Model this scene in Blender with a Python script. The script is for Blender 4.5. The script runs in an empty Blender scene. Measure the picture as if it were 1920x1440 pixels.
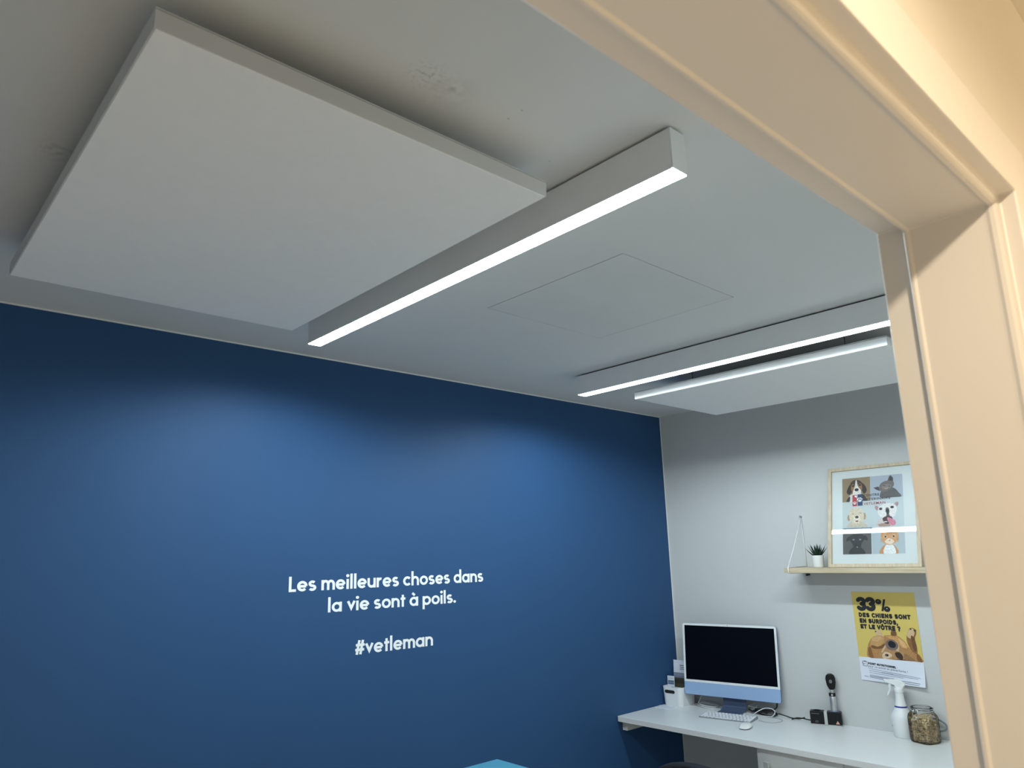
import bpy, bmesh, math, random
from mathutils import Vector, Matrix
random.seed(7)
PI = math.pi
sc = bpy.context.scene
COL = sc.collection

# ------------------------------------------------------------------ camera, world, exposure
cam_d = bpy.data.cameras.new('camera')
cam = bpy.data.objects.new('camera', cam_d)
COL.objects.link(cam)
RX = Vector((0.7505094, -0.6604293, -0.0238483))
RY = Vector((0.1217985, 0.1736997, -0.9772377))
RZ = Vector((0.6495389, 0.7305214, 0.2108025))
m3 = Matrix((RX, -RY, -RZ)).transposed()
cam.matrix_world = Matrix.Translation((-3.9115, -2.7653, 1.6403)) @ m3.to_4x4()
cam_d.sensor_width = 36.0
cam_d.lens = 1364.877 * 36.0 / 1920.0
cam_d.shift_x = 0.01896
cam_d.shift_y = 0.01471
cam_d.clip_start = 0.02
cam_d.dof.use_dof = True
cam_d.dof.focus_distance = 4.2
cam_d.dof.aperture_fstop = 7.5
sc.camera = cam

w = bpy.data.worlds.new('world')
sc.world = w
w.use_nodes = True
w.node_tree.nodes['Background'].inputs[0].default_value = (0.9, 0.95, 1.0, 1)
w.node_tree.nodes['Background'].inputs[1].default_value = 0.05
sc.view_settings.view_transform = 'Standard'
sc.view_settings.look = 'None'
sc.view_settings.gamma = 1.0
sc.view_settings.use_curve_mapping = False
sc.view_settings.exposure = 0.0
sc.cycles.use_denoising = True
sc.cycles.max_bounces = 10
sc.cycles.diffuse_bounces = 6

LED = 22.0             # radiance of the two luminaire diffusers
LED_W = 10.2          # lamp power of each luminaire
CUT0, CUT1 = 0.06, 0.42
LED_COL = (0.86, 1.0, 1.05)

# warm downlight outside the door, then an added unseen lamp brightening the room
for lx, ly, pw in ((-3.90, -3.19, 56), (-1.5, -3.95, 105)):
    ld = bpy.data.lights.new('corridor_downlight_and_fill', 'SPOT')
    ld.energy = pw
    ld.color = (1.0, 0.83, 0.60)
    ld.shadow_soft_size = 0.03
    ld.spot_size = math.radians(172)
    ld.spot_blend = 0.4
    lo = bpy.data.objects.new('corridor_downlight_and_fill', ld)
    lo.location = (lx, ly, 2.47)
    COL.objects.link(lo)

# ------------------------------------------------------------------ helpers
def lin(c):
    c /= 255.0
    return c / 12.92 if c <= 0.04045 else ((c + 0.055) / 1.055) ** 2.4
def C(r, g, b): return (lin(r), lin(g), lin(b))

_m = {}
def mat(name, col, rough=0.6, metal=0.0, noise=0.03, scale=14.0, bump=0.0, spec=0.5, coat=0.0):
    if name in _m: return _m[name]
    m = bpy.data.materials.new(name); m.use_nodes = True
    nt = m.node_tree; b = nt.nodes['Principled BSDF']
    b.inputs['Roughness'].default_value = rough
    b.inputs['Metallic'].default_value = metal
    b.inputs['Specular IOR Level'].default_value = spec
    b.inputs['Coat Weight'].default_value = coat
    tc = nt.nodes.new('ShaderNodeTexCoord')
    n = nt.nodes.new('ShaderNodeTexNoise'); n.inputs['Scale'].default_value = scale
    n.inputs['Detail'].default_value = 4
    nt.links.new(tc.outputs['Object'], n.inputs['Vector'])
    r = nt.nodes.new('ShaderNodeValToRGB')
    r.color_ramp.elements[0].position = 0.3; r.color_ramp.elements[1].position = 0.7
    r.color_ramp.elements[0].color = tuple(max(0, x * (1 - noise)) for x in col) + (1,)
    r.color_ramp.elements[1].color = tuple(min(1, x * (1 + noise)) for x in col) + (1,)
    nt.links.new(n.outputs['Fac'], r.inputs['Fac'])
    nt.links.new(r.outputs['Color'], b.inputs['Base Color'])
    if bump:
        bp = nt.nodes.new('ShaderNodeBump'); bp.inputs['Strength'].default_value = bump
        bp.inputs['Distance'].default_value = 0.002
        n2 = nt.nodes.new('ShaderNodeTexNoise'); n2.inputs['Scale'].default_value = 260
        nt.links.new(tc.outputs['Object'], n2.inputs['Vector'])
        nt.links.new(n2.outputs['Fac'], bp.inputs['Height'])
        nt.links.new(bp.outputs['Normal'], b.inputs['Normal'])
    _m[name] = m
    return m

def emat(name, col, strength):
    m = bpy.data.materials.new(name); m.use_nodes = True
    nt = m.node_tree; b = nt.nodes['Principled BSDF']
    b.inputs['Base Color'].default_value = (0.9, 0.9, 0.9, 1)
    b.inputs['Emission Color'].default_value = tuple(col) + (1,)
    b.inputs['Emission Strength'].default_value = strength
    return m

def glass(name, tint=(1, 1, 1), ior=1.45, rough=0.0):
    m = bpy.data.materials.new(name); m.use_nodes = True
    nt = m.node_tree; nt.nodes.clear()
    out = nt.nodes.new('ShaderNodeOutputMaterial')
    tr = nt.nodes.new('ShaderNodeBsdfTransparent'); tr.inputs[0].default_value = tuple(tint) + (1,)
    gl = nt.nodes.new('ShaderNodeBsdfGlossy'); gl.inputs['Roughness'].default_value = rough
    fr = nt.nodes.new('ShaderNodeFresnel'); fr.inputs['IOR'].default_value = ior
    mx = nt.nodes.new('ShaderNodeMixShader')
    nt.links.new(fr.outputs[0], mx.inputs[0]); nt.links.new(tr.outputs[0], mx.inputs[1]); nt.links.new(gl.outputs[0], mx.inputs[2])
    nt.links.new(mx.outputs[0], out.inputs['Surface'])
    return m

def wood(name, c1, c2, scale=3.0, axis='Y'):
    m = bpy.data.materials.new(name); m.use_nodes = True
    nt = m.node_tree; b = nt.nodes['Principled BSDF']; b.inputs['Roughness'].default_value = 0.55
    tc = nt.nodes.new('ShaderNodeTexCoord'); mp = nt.nodes.new('ShaderNodeMapping')
    s = {'X': (2, 40, 40), 'Y': (40, 2, 40), 'Z': (40, 40, 2)}[axis]
    mp.inputs['Scale'].default_value = s
    n = nt.nodes.new('ShaderNodeTexNoise'); n.inputs['Scale'].default_value = scale; n.inputs['Detail'].default_value = 6
    r = nt.nodes.new('ShaderNodeValToRGB')
    r.color_ramp.elements[0].position = 0.35; r.color_ramp.elements[1].position = 0.68
    r.color_ramp.elements[0].color = c1 + (1,); r.color_ramp.elements[1].color = c2 + (1,)
    nt.links.new(tc.outputs['Object'], mp.inputs[0]); nt.links.new(mp.outputs[0], n.inputs['Vector'])
    nt.links.new(n.outputs['Fac'], r.inputs[0]); nt.links.new(r.outputs[0], b.inputs['Base Color'])
    return m

class MB:
    """collects geometry for ONE mesh"""
    def __init__(s): s.v = []; s.f = []; s.mi = []; s.sm = []
    def face(s, idx, mi=0, sm=False): s.f.append(tuple(idx)); s.mi.append(mi); s.sm.append(sm)
    def add(s, verts, faces, mi=0, sm=False):
        o = len(s.v); s.v += [tuple(v) for v in verts]
        for f in faces: s.face([o + i for i in f], mi, sm)
        return s
    def box(s, x0, x1, y0, y1, z0, z1, mi=0, M=None):
        vs = [Vector((x, y, z)) for z in (z0, z1) for y in (y0, y1) for x in (x0, x1)]
        if M is not None: vs = [M @ v for v in vs]
        return s.add(vs, [(0, 2, 3, 1), (4, 5, 7, 6), (0, 1, 5, 4), (2, 6, 7, 3), (0, 4, 6, 2), (1, 3, 7, 5)], mi)
    def lathe(s, prof, n=32, c=(0, 0, 0), mi=0, sm=True, sq=None, sx=1.0, sy=1.0):
        """prof: (r, z) list; sq: superellipse exponent for rounded-square sections"""
        vs = []; fs = []
        for r, z in prof:
            for k in range(n):
                a = 2 * PI * k / n; ca, sa = math.cos(a), math.sin(a)
                q = 1.0
                if sq: q = (abs(ca) ** sq + abs(sa) ** sq) ** (-1.0 / sq)
                vs.append((c[0] + r * q * ca * sx, c[1] + r * q * sa * sy, c[2] + z))
        for i in range(len(prof) - 1):
            for k in range(n):
                k2 = (k + 1) % n
                fs.append((i * n + k, i * n + k2, (i + 1) * n + k2, (i + 1) * n + k))
        if prof[0][0] > 1e-6: fs.append(tuple(range(n - 1, -1, -1)))
        if prof[-1][0] > 1e-6: fs.append(tuple((len(prof) - 1) * n + k for k in range(n)))
        o = len(s.v); s.v += vs
        for f in fs: s.face([o + i for i in f], mi, sm and len(f) == 4)
        return s
    def tube(s, pts, r, n=8, closed=False, mi=0, caps=True):
        pts = [Vector(p) for p in pts]; N = len(pts)
        rr = r if isinstance(r, (list, tuple)) else [r] * N
        vs = []; fs = []; up = None
        for i, p in enumerate(pts):
            a = pts[(i - 1) % N] if (closed or i > 0) else p
            b = pts[(i + 1) % N] if (closed or i < N - 1) else p
            t = (b - a).normalized()
            if up is None:
                up = Vector((0, 0, 1)) if abs(t.z) < 0.9 else Vector((1, 0, 0))
            u = (up - t * up.dot(t)).normalized(); up = u; v = t.cross(u)
            for k in range(n):
                an = 2 * PI * k / n
                vs.append(p + (u * math.cos(an) + v * math.sin(an)) * rr[i])
        R = N if closed else N - 1
        for i in range(R):
            j = (i + 1) % N
            for k in range(n):
                k2 = (k + 1) % n
                fs.append((i * n + k, i * n + k2, j * n + k2, j * n + k))
        o = len(s.v); s.v += [tuple(v) for v in vs]
        for f in fs: s.face([o + i for i in f], mi, True)
        if caps and not closed:
            s.face([o + k for k in range(n - 1, -1, -1)], mi); s.face([o + (N - 1) * n + k for k in range(n)], mi)
        return s
    def prism(s, poly, fn, t0, t1, mi=0):
        """poly: list of (a,b); fn(a,b,t)->xyz"""
        n = len(poly); o = len(s.v)
        s.v += [tuple(fn(a, b, t0)) for a, b in poly] + [tuple(fn(a, b, t1)) for a, b in poly]
        s.face([o + i for i in range(n - 1, -1, -1)], mi); s.face([o + n + i for i in range(n)], mi)
        for i in range(n):
            j = (i + 1) % n
            s.face((o + i, o + j, o + n + j, o + n + i), mi)
        return s
    def build(s, name, mats, parent=None, bevel=0.0, seg=2, fix=True):
        me = bpy.data.meshes.new(name)
        me.from_pydata(s.v, [], s.f)
        mats = mats if isinstance(mats, (list, tuple)) else [mats]
        for m in mats: me.materials.append(m)
        for p, mi, sm in zip(me.polygons, s.mi, s.sm):
            p.material_index = mi; p.use_smooth = sm
        me.update()
        if fix:
            bm = bmesh.new(); bm.from_mesh(me)
            bmesh.ops.recalc_face_normals(bm, faces=bm.faces)
            bm.to_mesh(me); bm.free()
        o = bpy.data.objects.new(name, me); COL.objects.link(o)
        if parent is not None: o.parent = parent
        if bevel:
            md = o.modifiers.new('bevel', 'BEVEL'); md.width = bevel; md.segments = seg; md.limit_method = 'ANGLE'
            md.angle_limit = math.radians(40)
        return o

def tag(o, label, cat, group=None):
    o['label'] = label; o['category'] = cat
    if group: o['group'] = group
    return o
def thing(name, label, cat, loc=(0, 0, 0), rz=0.0, group=None):
    o = bpy.data.objects.new(name, None); COL.objects.link(o)
    o.empty_display_size = 0.05
    o.location = loc; o.rotation_euler = (0, 0, rz)
    return tag(o, label, cat, group)
def struct(name, mb, mats, bevel=0.0, seg=2):
    o = mb.build(name, mats, None, bevel, seg); o['kind'] = 'structure'; return o
def single(name, mb, mats, label, cat, loc=(0, 0, 0), rz=0.0, bevel=0.0, group=None, seg=2):
    o = mb.build(name, mats, None, bevel, seg); o.location = loc; o.rotation_euler = (0, 0, rz)
    return tag(o, label, cat, group)

def arc(cx, cy, rx, ry, a0, a1, n=14):
    return [(cx + rx * math.cos(math.radians(a0 + (a1 - a0) * i / n)), cy + ry * math.sin(math.radians(a0 + (a1 - a0) * i / n))) for i in range(n + 1)]
def smooth_path(pts, n=8):
    """Catmull-Rom through the given points"""
    P = [Vector(p) for p in pts]; out = []
    for i in range(len(P) - 1):
        p0 = P[max(i - 1, 0)]; p1 = P[i]; p2 = P[i + 1]; p3 = P[min(i + 2, len(P) - 1)]
        for k in range(n):
            t = k / n
            out.append(0.5 * ((2 * p1) + (p2 - p0) * t + (2 * p0 - 5 * p1 + 4 * p2 - p3) * t * t + (3 * p1 - p0 - 3 * p2 + p3) * t ** 3))
    out.append(P[-1]); return out

# flat lettering from the built-in font: returns 2D verts and faces, left aligned, baseline 0
def font2d(body, size, offset=0.0, spacing=1.0):
    cu = bpy.data.curves.new('t', 'FONT'); cu.body = body; cu.size = size; cu.offset = offset
    cu.space_character = spacing; cu.resolution_u = 4
    ob = bpy.data.objects.new('t', cu); COL.objects.link(ob)
    dg = bpy.context.evaluated_depsgraph_get()
    me = bpy.data.meshes.new_from_object(ob.evaluated_get(dg))
    vs = [(v.co.x, v.co.y) for v in me.vertices]; fs = [tuple(p.vertices) for p in me.polygons]
    bpy.data.objects.remove(ob); bpy.data.meshes.remove(me); bpy.data.curves.remove(cu)
    return vs, fs
def font_fit(mb, body, x0, x1, y, height, fn, d, offset=0.0, mi=0, slant=0.0, spacing=1.0):
    vs, fs = font2d(body, 1.0, offset, spacing)
    xs = [v[0] for v in vs]; a, b = min(xs), max(xs)
    k = (x1 - x0) / (b - a); ky = height / 0.73
    mb.add([fn(x0 + (vx - a) * k, y + vy * ky + slant * (vx - a) * k, d) for vx, vy in vs], fs, mi)

# ------------------------------------------------------------------ materials
H = 2.5
M_ceil = mat('ceiling_paint', (0.69, 0.69, 0.68), 0.9, noise=0.015, scale=3)
M_white = mat('white_wall_paint', (0.60, 0.605, 0.60), 0.85, noise=0.012, scale=4, bump=0.06)
M_cream = mat('door_frame_lacquer', (0.80, 0.765, 0.72), 0.42, noise=0.01, scale=5)
M_corr = mat('corridor_wall_paint', (0.78, 0.74, 0.66), 0.9, noise=0.02, scale=5)
M_floor = mat('floor_vinyl', (0.66, 0.64, 0.60), 0.5, noise=0.05, scale=9)
M_cfloor = mat('corridor_floor_vinyl', (0.66, 0.60, 0.52), 0.5, noise=0.05, scale=9)

def ceiling_marks(m):
    """old scuffs and specks on the ceiling paint"""
    nt = m.node_tree; b = nt.nodes['Principled BSDF']
    src = b.inputs['Base Color'].links[0].from_socket
    g = nt.nodes.new('ShaderNodeNewGeometry')
    last = src
    def spot(px, py, r, r2, scale, strength, thr):
        nonlocal last
        d = nt.nodes.new('ShaderNodeVectorMath'); d.operation = 'DISTANCE'
        nt.links.new(g.outputs['Position'], d.inputs[0]); d.inputs[1].default_value = (px, py, H)
        mr = nt.nodes.new('ShaderNodeMapRange'); mr.inputs[1].default_value = r; mr.inputs[2].default_value = r2
        mr.inputs[3].default_value = strength; mr.inputs[4].default_value = 0
        nt.links.new(d.outputs['Value'], mr.inputs[0])
        fac = mr.outputs[0]
        if scale:
            n = nt.nodes.new('ShaderNodeTexNoise'); n.inputs['Scale'].default_value = scale; n.inputs['Detail'].default_value = 6
            nt.links.new(g.outputs['Position'], n.inputs['Vector'])
            th = nt.nodes.new('ShaderNodeMapRange'); th.inputs[1].default_value = thr; th.inputs[2].default_value = thr + 0.12
            nt.links.new(n.outputs['Fac'], th.inputs[0])
            mu = nt.nodes.new('ShaderNodeMath'); mu.operation = 'MULTIPLY'
            nt.links.new(fac, mu.inputs[0]); nt.links.new(th.outputs[0], mu.inputs[1]); fac = mu.outputs[0]
        mx = nt.nodes.new('ShaderNodeMixRGB'); mx.inputs[2].default_value = (0.30, 0.28, 0.26, 1)
        nt.links.new(fac, mx.inputs[0]); nt.links.new(last, mx.inputs[1]); last = mx.outputs[0]
    spot(-3.212, -1.820, 0.010, 0.05, 130, 0.40, 0.50)
    spot(-3.150, -1.815, 0.005, 0.06, 45, 0.22, 0.42)
    spot(-3.150, -1.817, 0.002, 0.010, 0, 0.42, 0)
    spot(-3.005, -1.814, 0.0015, 0.0035, 0, 0.6, 0)
    spot(-3.003, -1.851, 0.0015, 0.003, 0, 0.7, 0)
    spot(-2.824, -1.753, 0.001, 0.003, 0, 0.5, 0)
    spot(-3.660, -1.125, 0.005, 0.06, 60, 0.35, 0.45)
    spot(-2.14, -1.44, 0.03, 0.13, 38, 0.16, 0.52)
    spot(-1.85, -1.25, 0.03, 0.16, 30, 0.12, 0.54)
    nt.links.new(last, b.inputs['Base Color'])
ceiling_marks(M_ceil)

def blue_wall_material():
    m = mat('blue_feature_wall', (0.024, 0.076, 0.185), 0.58, noise=0.02, scale=3, bump=0.08, spec=0.22)
    nt = m.node_tree; b = nt.nodes['Principled BSDF']
    src = b.inputs['Base Color'].links[0].from_socket
    g = nt.nodes.new('ShaderNodeNewGeometry'); sp = nt.nodes.new('ShaderNodeSeparateXYZ')
    nt.links.new(g.outputs['Position'], sp.inputs[0])
    a = nt.nodes.new('ShaderNodeMath'); a.operation = 'GREATER_THAN'; a.inputs[1].default_value = H - 0.006
    c = nt.nodes.new('ShaderNodeMath'); c.operation = 'GREATER_THAN'; c.inputs[1].default_value = -0.007
    o = nt.nodes.new('ShaderNodeMath'); o.operation = 'MAXIMUM'
    nt.links.new(sp.outputs[2], a.inputs[0]); nt.links.new(sp.outputs[0], c.inputs[0])
    nt.links.new(a.outputs[0], o.inputs[0]); nt.links.new(c.outputs[0], o.inputs[1])
    mx = nt.nodes.new('ShaderNodeMixRGB'); mx.inputs[2].default_value = (0.72, 0.73, 0.73, 1)
    nt.links.new(o.outputs[0], mx.inputs[0]); nt.links.new(src, mx.inputs[1])
    nt.links.new(mx.outputs[0], b.inputs['Base Color'])
    return m
M_blue = blue_wall_material()

# ------------------------------------------------------------------ the room
XL = -5.30; YF = -2.434; YO = -2.570; YC = -4.35
DX0, DX1, DZ = -4.16, -2.897, 2.05        # clear door opening
mb = MB(); mb.box(XL, 0.0, YO, 0, -0.1, 0); struct('floor', mb, M_floor)
mb = MB(); mb.box(-6.2, 0.0, YC, YO, -0.1, 0); struct('floor_corridor', mb, M_cfloor)
# ceiling with the square hole of the access hatch
HX0, HX1, HY0, HY1 = -2.289, -1.681, -1.533, -0.924
mb = MB()
for (a, b, c, d) in ((XL, HX0, YF, 0), (HX1, 0, YF, 0), (HX0, HX1, YF, HY0), (HX0, HX1, HY1, 0)):
    mb.box(a, b, c, d, H, H + 0.02)
mb.box(HX0, HX1, HY0, HY1, H + 0.10, H + 0.12)
struct('ceiling', mb, M_ceil)
mb = MB(); mb.box(-6.2, 0.0, YC, YO, H, H + 0.1); struct('ceiling_corridor', mb, M_corr)
mb = MB(); mb.box(XL, 0, 0, 0.12, 0, H + 0.1); struct('wall_back', mb, M_blue)
mb = MB(); mb.box(0, 0.12, YC, 0.12, 0, H + 0.1); struct('wall_right', mb, M_white)
mb = MB(); mb.box(XL - 0.12, XL, YF, 0.12, 0, H + 0.1); struct('wall_left', mb, M_white)
mb = MB()
g_ = 0.034
mb.box(-6.2, DX0 - g_, YO, YF, 0, H); mb.box(DX1 + g_, 0, YO, YF, 0, H); mb.box(DX0 - g_, DX1 + g_, YO, YF, DZ + g_, H)
struct('wall_front', mb, M_corr)
mb = MB(); mb.box(-6.2, 0, YC - 0.12, YC, 0, H + 0.1); struct('wall_corridor', mb, M_corr)
mb = MB(); mb.box(-6.32, -6.2, YC - 0.12, YF, 0, H + 0.1); struct('wall_corridor_end', mb, M_corr)

# door frame: one profile swept around the opening (y, distance outward from the clear opening)
prof = [(-2.418, 0.078), (-2.418, 0.014), (-2.4545, 0.014)] + [(-2.4545, 0.0025), (-2.4565, 0.0003), (-2.458, 0.0), (-2.4605, 0.0), (-2.4635, 0.0019), (-2.466, 0.0020)] + [(-2.547, 0.0020), (-2.550, 0.0017), (-2.554, 0.0)] + [(-2.556 - .007 * math.sin(math.radians(a)), .007 - .007 * math.cos(math.radians(a))) for a in (22.5, 45, 67.5, 90)] + [(-2.563, 0.0125),
        (-2.582, 0.0125), (-2.582, 0.090), (YO, 0.090), (YO, 0.03), (YF, 0.03), (YF, 0.078)]
mb = MB(); n = len(prof); rings = []
def ring(f):
    o = len(mb.v); mb.v += [f(y, d) for y, d in prof]; return [o + i for i in range(n)]
R0 = ring(lambda y, d: (DX0 - d, y, 0.0)); R1 = ring(lambda y, d: (DX0 - d, y, DZ + d))
R2 = ring(lambda y, d: (DX1 + d, y, DZ + d)); R3 = ring(lambda y, d: (DX1 + d, y, 0.0))
for A, B in ((R0, R1), (R1, R2), (R2, R3)):
    for i in range(n):
        j = (i + 1) % n; mb.face((A[i], A[j], B[j], B[i]))
mb.face(R0[::-1]); mb.face(R3)
door = struct('door_1', mb, M_cream, bevel=0.0025, seg=2)

# ------------------------------------------------------------------ ceiling fittings
M_hatch = mat('hatch_board', (0.675, 0.68, 0.67), 0.9, noise=0.02, scale=6)
mb = MB(); mb.box(HX0 + 0.0035, HX1 - 0.003, HY0 + 0.0035, HY1 - 0.003, H - 0.0004, H + 0.0995)
single('ceiling_hatch', mb, M_hatch, 'square flush white access hatch in the ceiling between the two strip lights', 'hatch')

M_house = mat('luminaire_lacquer', (0.84, 0.85, 0.85), 0.5, noise=0.01)
M_led = emat('led_diffuser', LED_COL, LED)
M_dark = mat('gap_shade_and_fittings_black', (0.03, 0.03, 0.032), 0.7)  # near-black for the gap shade above the luminaires, also for dark fittings
M_steel = mat('brushed_steel', (0.62, 0.62, 0.61), 0.3, metal=1.0, noise=0.05)
def luminaire(x0, y0, y1, wd, label, zb=2.40):
    t = thing('linear_luminaire', label, 'ceiling light', ((x0 + wd / 2), (y0 + y1) / 2, zb), 0, 'linear strip luminaires')
    L = (y1 - y0) / 2; W = wd / 2
    mb = MB(); mb.box(-W, W, -L + .004, L - .004, 0.0015, 0.093); mb.build('housing', M_house, t, bevel=0.0008)
    for sgn in (-1, 1):
        mb = MB(); a, b = sorted((sgn * (L - .0035), sgn * L)); mb.box(-W, W, a, b, 0.0015, 0.093)
        mb.build('end_cap', M_house, t, bevel=0.0006)
    mb = MB(); mb.box(-W + .0015, W - .0015, -L + .002, L - .002, -0.0005, 0.0015); mb.build('diffuser', M_led, t)
    mb = MB(); mb.box(-W + .012, W - .012, -L + .02, L - .02, 0.093, 0.1); mb.build('mounting_gap_shade', M_dark, t)  # dark strip standing for the shade in the gap below the ceiling
    # the diffuser's lamp, with the cut-off of a low glare optic: full to about 60 degrees, nothing past 80
    ld = bpy.data.lights.new('luminaire_lamp', 'AREA'); ld.shape = 'RECTANGLE'
    ld.size = wd * 0.9; ld.size_y = 2 * L - .01; ld.energy = LED_W; ld.color = LED_COL
    ld.use_nodes = True; nt = ld.node_tree
    em = [n for n in nt.nodes if n.type == 'EMISSION'][0]
    g = nt.nodes.new('ShaderNodeNewGeometry'); dt = nt.nodes.new('ShaderNodeVectorMath'); dt.operation = 'DOT_PRODUCT'
    nt.links.new(g.outputs['Incoming'], dt.inputs[0]); nt.links.new(g.outputs['Normal'], dt.inputs[1])
    ab = nt.nodes.new('ShaderNodeMath'); ab.operation = 'ABSOLUTE'; nt.links.new(dt.outputs['Value'], ab.inputs[0])
    mr = nt.nodes.new('ShaderNodeMapRange'); mr.interpolation_type = 'SMOOTHSTEP'
    mr.inputs[1].default_value = CUT0; mr.inputs[2].default_value = CUT1
    nt.links.new(ab.outputs[0], mr.inputs[0])
    ad = nt.nodes.new('ShaderNodeMath'); ad.operation = 'ADD'; ad.inputs[1].default_value = 0.06
    pw = nt.nodes.new('ShaderNodeMath'); pw.operation = 'POWER'; pw.inputs[1].default_value = 1.6
    nt.links.new(ab.outputs[0], pw.inputs[0]); nt.links.new(pw.outputs[0], ad.inputs[0])
    dv = nt.nodes.new('ShaderNodeMath'); dv.operation = 'DIVIDE'; nt.links.new(mr.outputs[0], dv.inputs[0]); nt.links.new(ad.outputs[0], dv.inputs[1])
    nt.links.new(dv.outputs[0], em.inputs['Strength'])
    lo = bpy.data.objects.new('luminaire_lamp', ld); COL.objects.link(lo)
    lo.location = (x0 + W, (y0 + y1) / 2, zb - .004)
    return t
luminaire(-2.736, -2.011, -0.452, 0.050, 'lit white strip light on the ceiling beside the large near acoustic panel')
luminaire(-1.288, -2.000, -0.442, 0.056, 'lit white strip light on the ceiling nearest the white wall, partly behind the door frame')

M_panel = mat('acoustic_panel_fleece', (0.88, 0.88, 0.88), 0.95, noise=0.01, scale=30, bump=0.05)
M_pframe = mat('panel_edge_white', (0.60, 0.61, 0.61), 0.6, noise=0.01)
def acoustic_panel(x0, x1, y0, y1, z0, label, hang):
    t = thing('acoustic_ceiling_panel', label, 'ceiling panel', ((x0 + x1) / 2, (y0 + y1) / 2, z0), 0, 'suspended acoustic panels')
    W = (x1 - x0) / 2; L = (y1 - y0) / 2; th = 0.033
    mb = MB(); mb.box(-W + .002, W - .002, -L + .002, L - .002, 0, th - .004); mb.build('board', M_panel, t, bevel=0.001)
    mb = MB()
    for (a, b, c, d) in ((-W, W, -L, -L + .002), (-W, W, L - .002, L), (-W, -W + .002, -L + .002, L - .002), (W - .002, W, -L + .002, L - .002)):
        mb.box(a, b, c, d, 0.0012, th)
    mb.box(-W + .0004, W - .0004, -L + .0004, L - .0004, th + .0018, th + .004)
    mb.box(-W + .01, W - .01, -L + .01, L - .01, th - .004, th + .0015)
    mb.build('edge_frame', M_pframe, t)
    for hx, hy in hang:
        mb = MB()
        mb.box(hx - .012, hx + .012, hy - .02, hy + .02, th + .004, th + .007)
        mb.tube([(hx, hy, th + .007), (hx, hy, H - z0)], 0.0016, 6)
        mb.lathe([(0.0045, 0), (0.0045, .016)], 10, (hx, hy, th + .007))
        mb.build('hanger', M_dark if hang else M_steel, t)
    return t
acoustic_panel(-3.660, -2.850, -1.764, -0.562, 2.400, 'large white suspended acoustic panel at upper left, nearest the doorway', [(-.3, -.45), (.3, -.45), (-.3, .45), (.3, .45)])
acoustic_panel(-1.098, -0.385, -1.800, -0.640, 2.367, 'white suspended acoustic panel beyond the far strip light, above the desk', [(-.28, -.40), (-.28, .30), (.28, -.40), (.28, .30)])

# ------------------------------------------------------------------ lettering on the blue wall (geometric rounded sans built from strokes)
SW = 0.248
def g_ring(cx=0.5): return [arc(cx, .5, .375, .38, 0, 360, 26)]
GL = {
 'L': ([[(.125, 1.45), (.125, 0)], [(0, .115), (.68, .115)]], .70),
 'e': ([[(.15, .485), (.86, .485)], arc(.5, .5, .375, .38, 0, 318, 24)], 1.0),
 's': ([arc(.385, .695, .245, .19, 35, 250, 14) + arc(.385, .305, .265, .19, 72, -150, 14)], .78),
 'm': ([[(.125, 0), (.125, 1)], arc(.40, .57, .275, .31, 180, 0, 14) + [(.675, 0)], arc(.95, .57, .275, .31, 180, 0, 14) + [(1.225, 0)]], 1.36),
 'n': ([[(.125, 0), (.125, 1)], arc(.45, .55, .325, .33, 180, 0, 16) + [(.775, 0)]], .92),
 'h': ([[(.125, 0), (.125, 1.53)], arc(.45, .55, .325, .33, 180, 0, 16) + [(.775, 0)]], .92),
 'u': ([[(.775, 0), (.775, 1)], [(.125, 1)] + arc(.45, .45, .325, .33, 180, 360, 16)], .92),
 'i': ([[(.15, 0), (.15, 1)], 'dot', (.15, 1.33)], .32),
 'l': ([[(.15, 0), (.15, 1.53)]], .32),
 'r': ([[(.125, 0), (.125, 1)], arc(.47, .50, .345, .38, 180, 78, 10)], .60),
 'c': ([arc(.5, .5, .375, .38, 42, 318, 22)], .90),
 'o': (g_ring(), 1.0),
 'd': (g_ring() + [[(.875, 0), (.875, 1.53)]], 1.03),
 'a': (g_ring() + [[(.875, 0), (.875, 1)]], 1.03),
 'à': (g_ring() + [[(.875, 0), (.875, 1)], [(.32, 1.42), (.60, 1.17)]], 1.03),
 'p': (g_ring() + [[(.125, -.45), (.125, 1)]], 1.0),
 'v': ([[(.10, 1.0), (.43, .27), (.76, 1.0)]], .83),
 't': ([[(.27, 0), (.27, 1.30)], [(.02, .885), (.56, .885)]], .55),
 '.': (['dot', (.16, .155)], .33),
 '#': ([[(.20, 0), (.46, 1.4)], [(.56, 0), (.82, 1.4)], [(.10, .93), (1.0, .93)], [(.04, .46), (.94, .46)]], .98),
}
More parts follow.
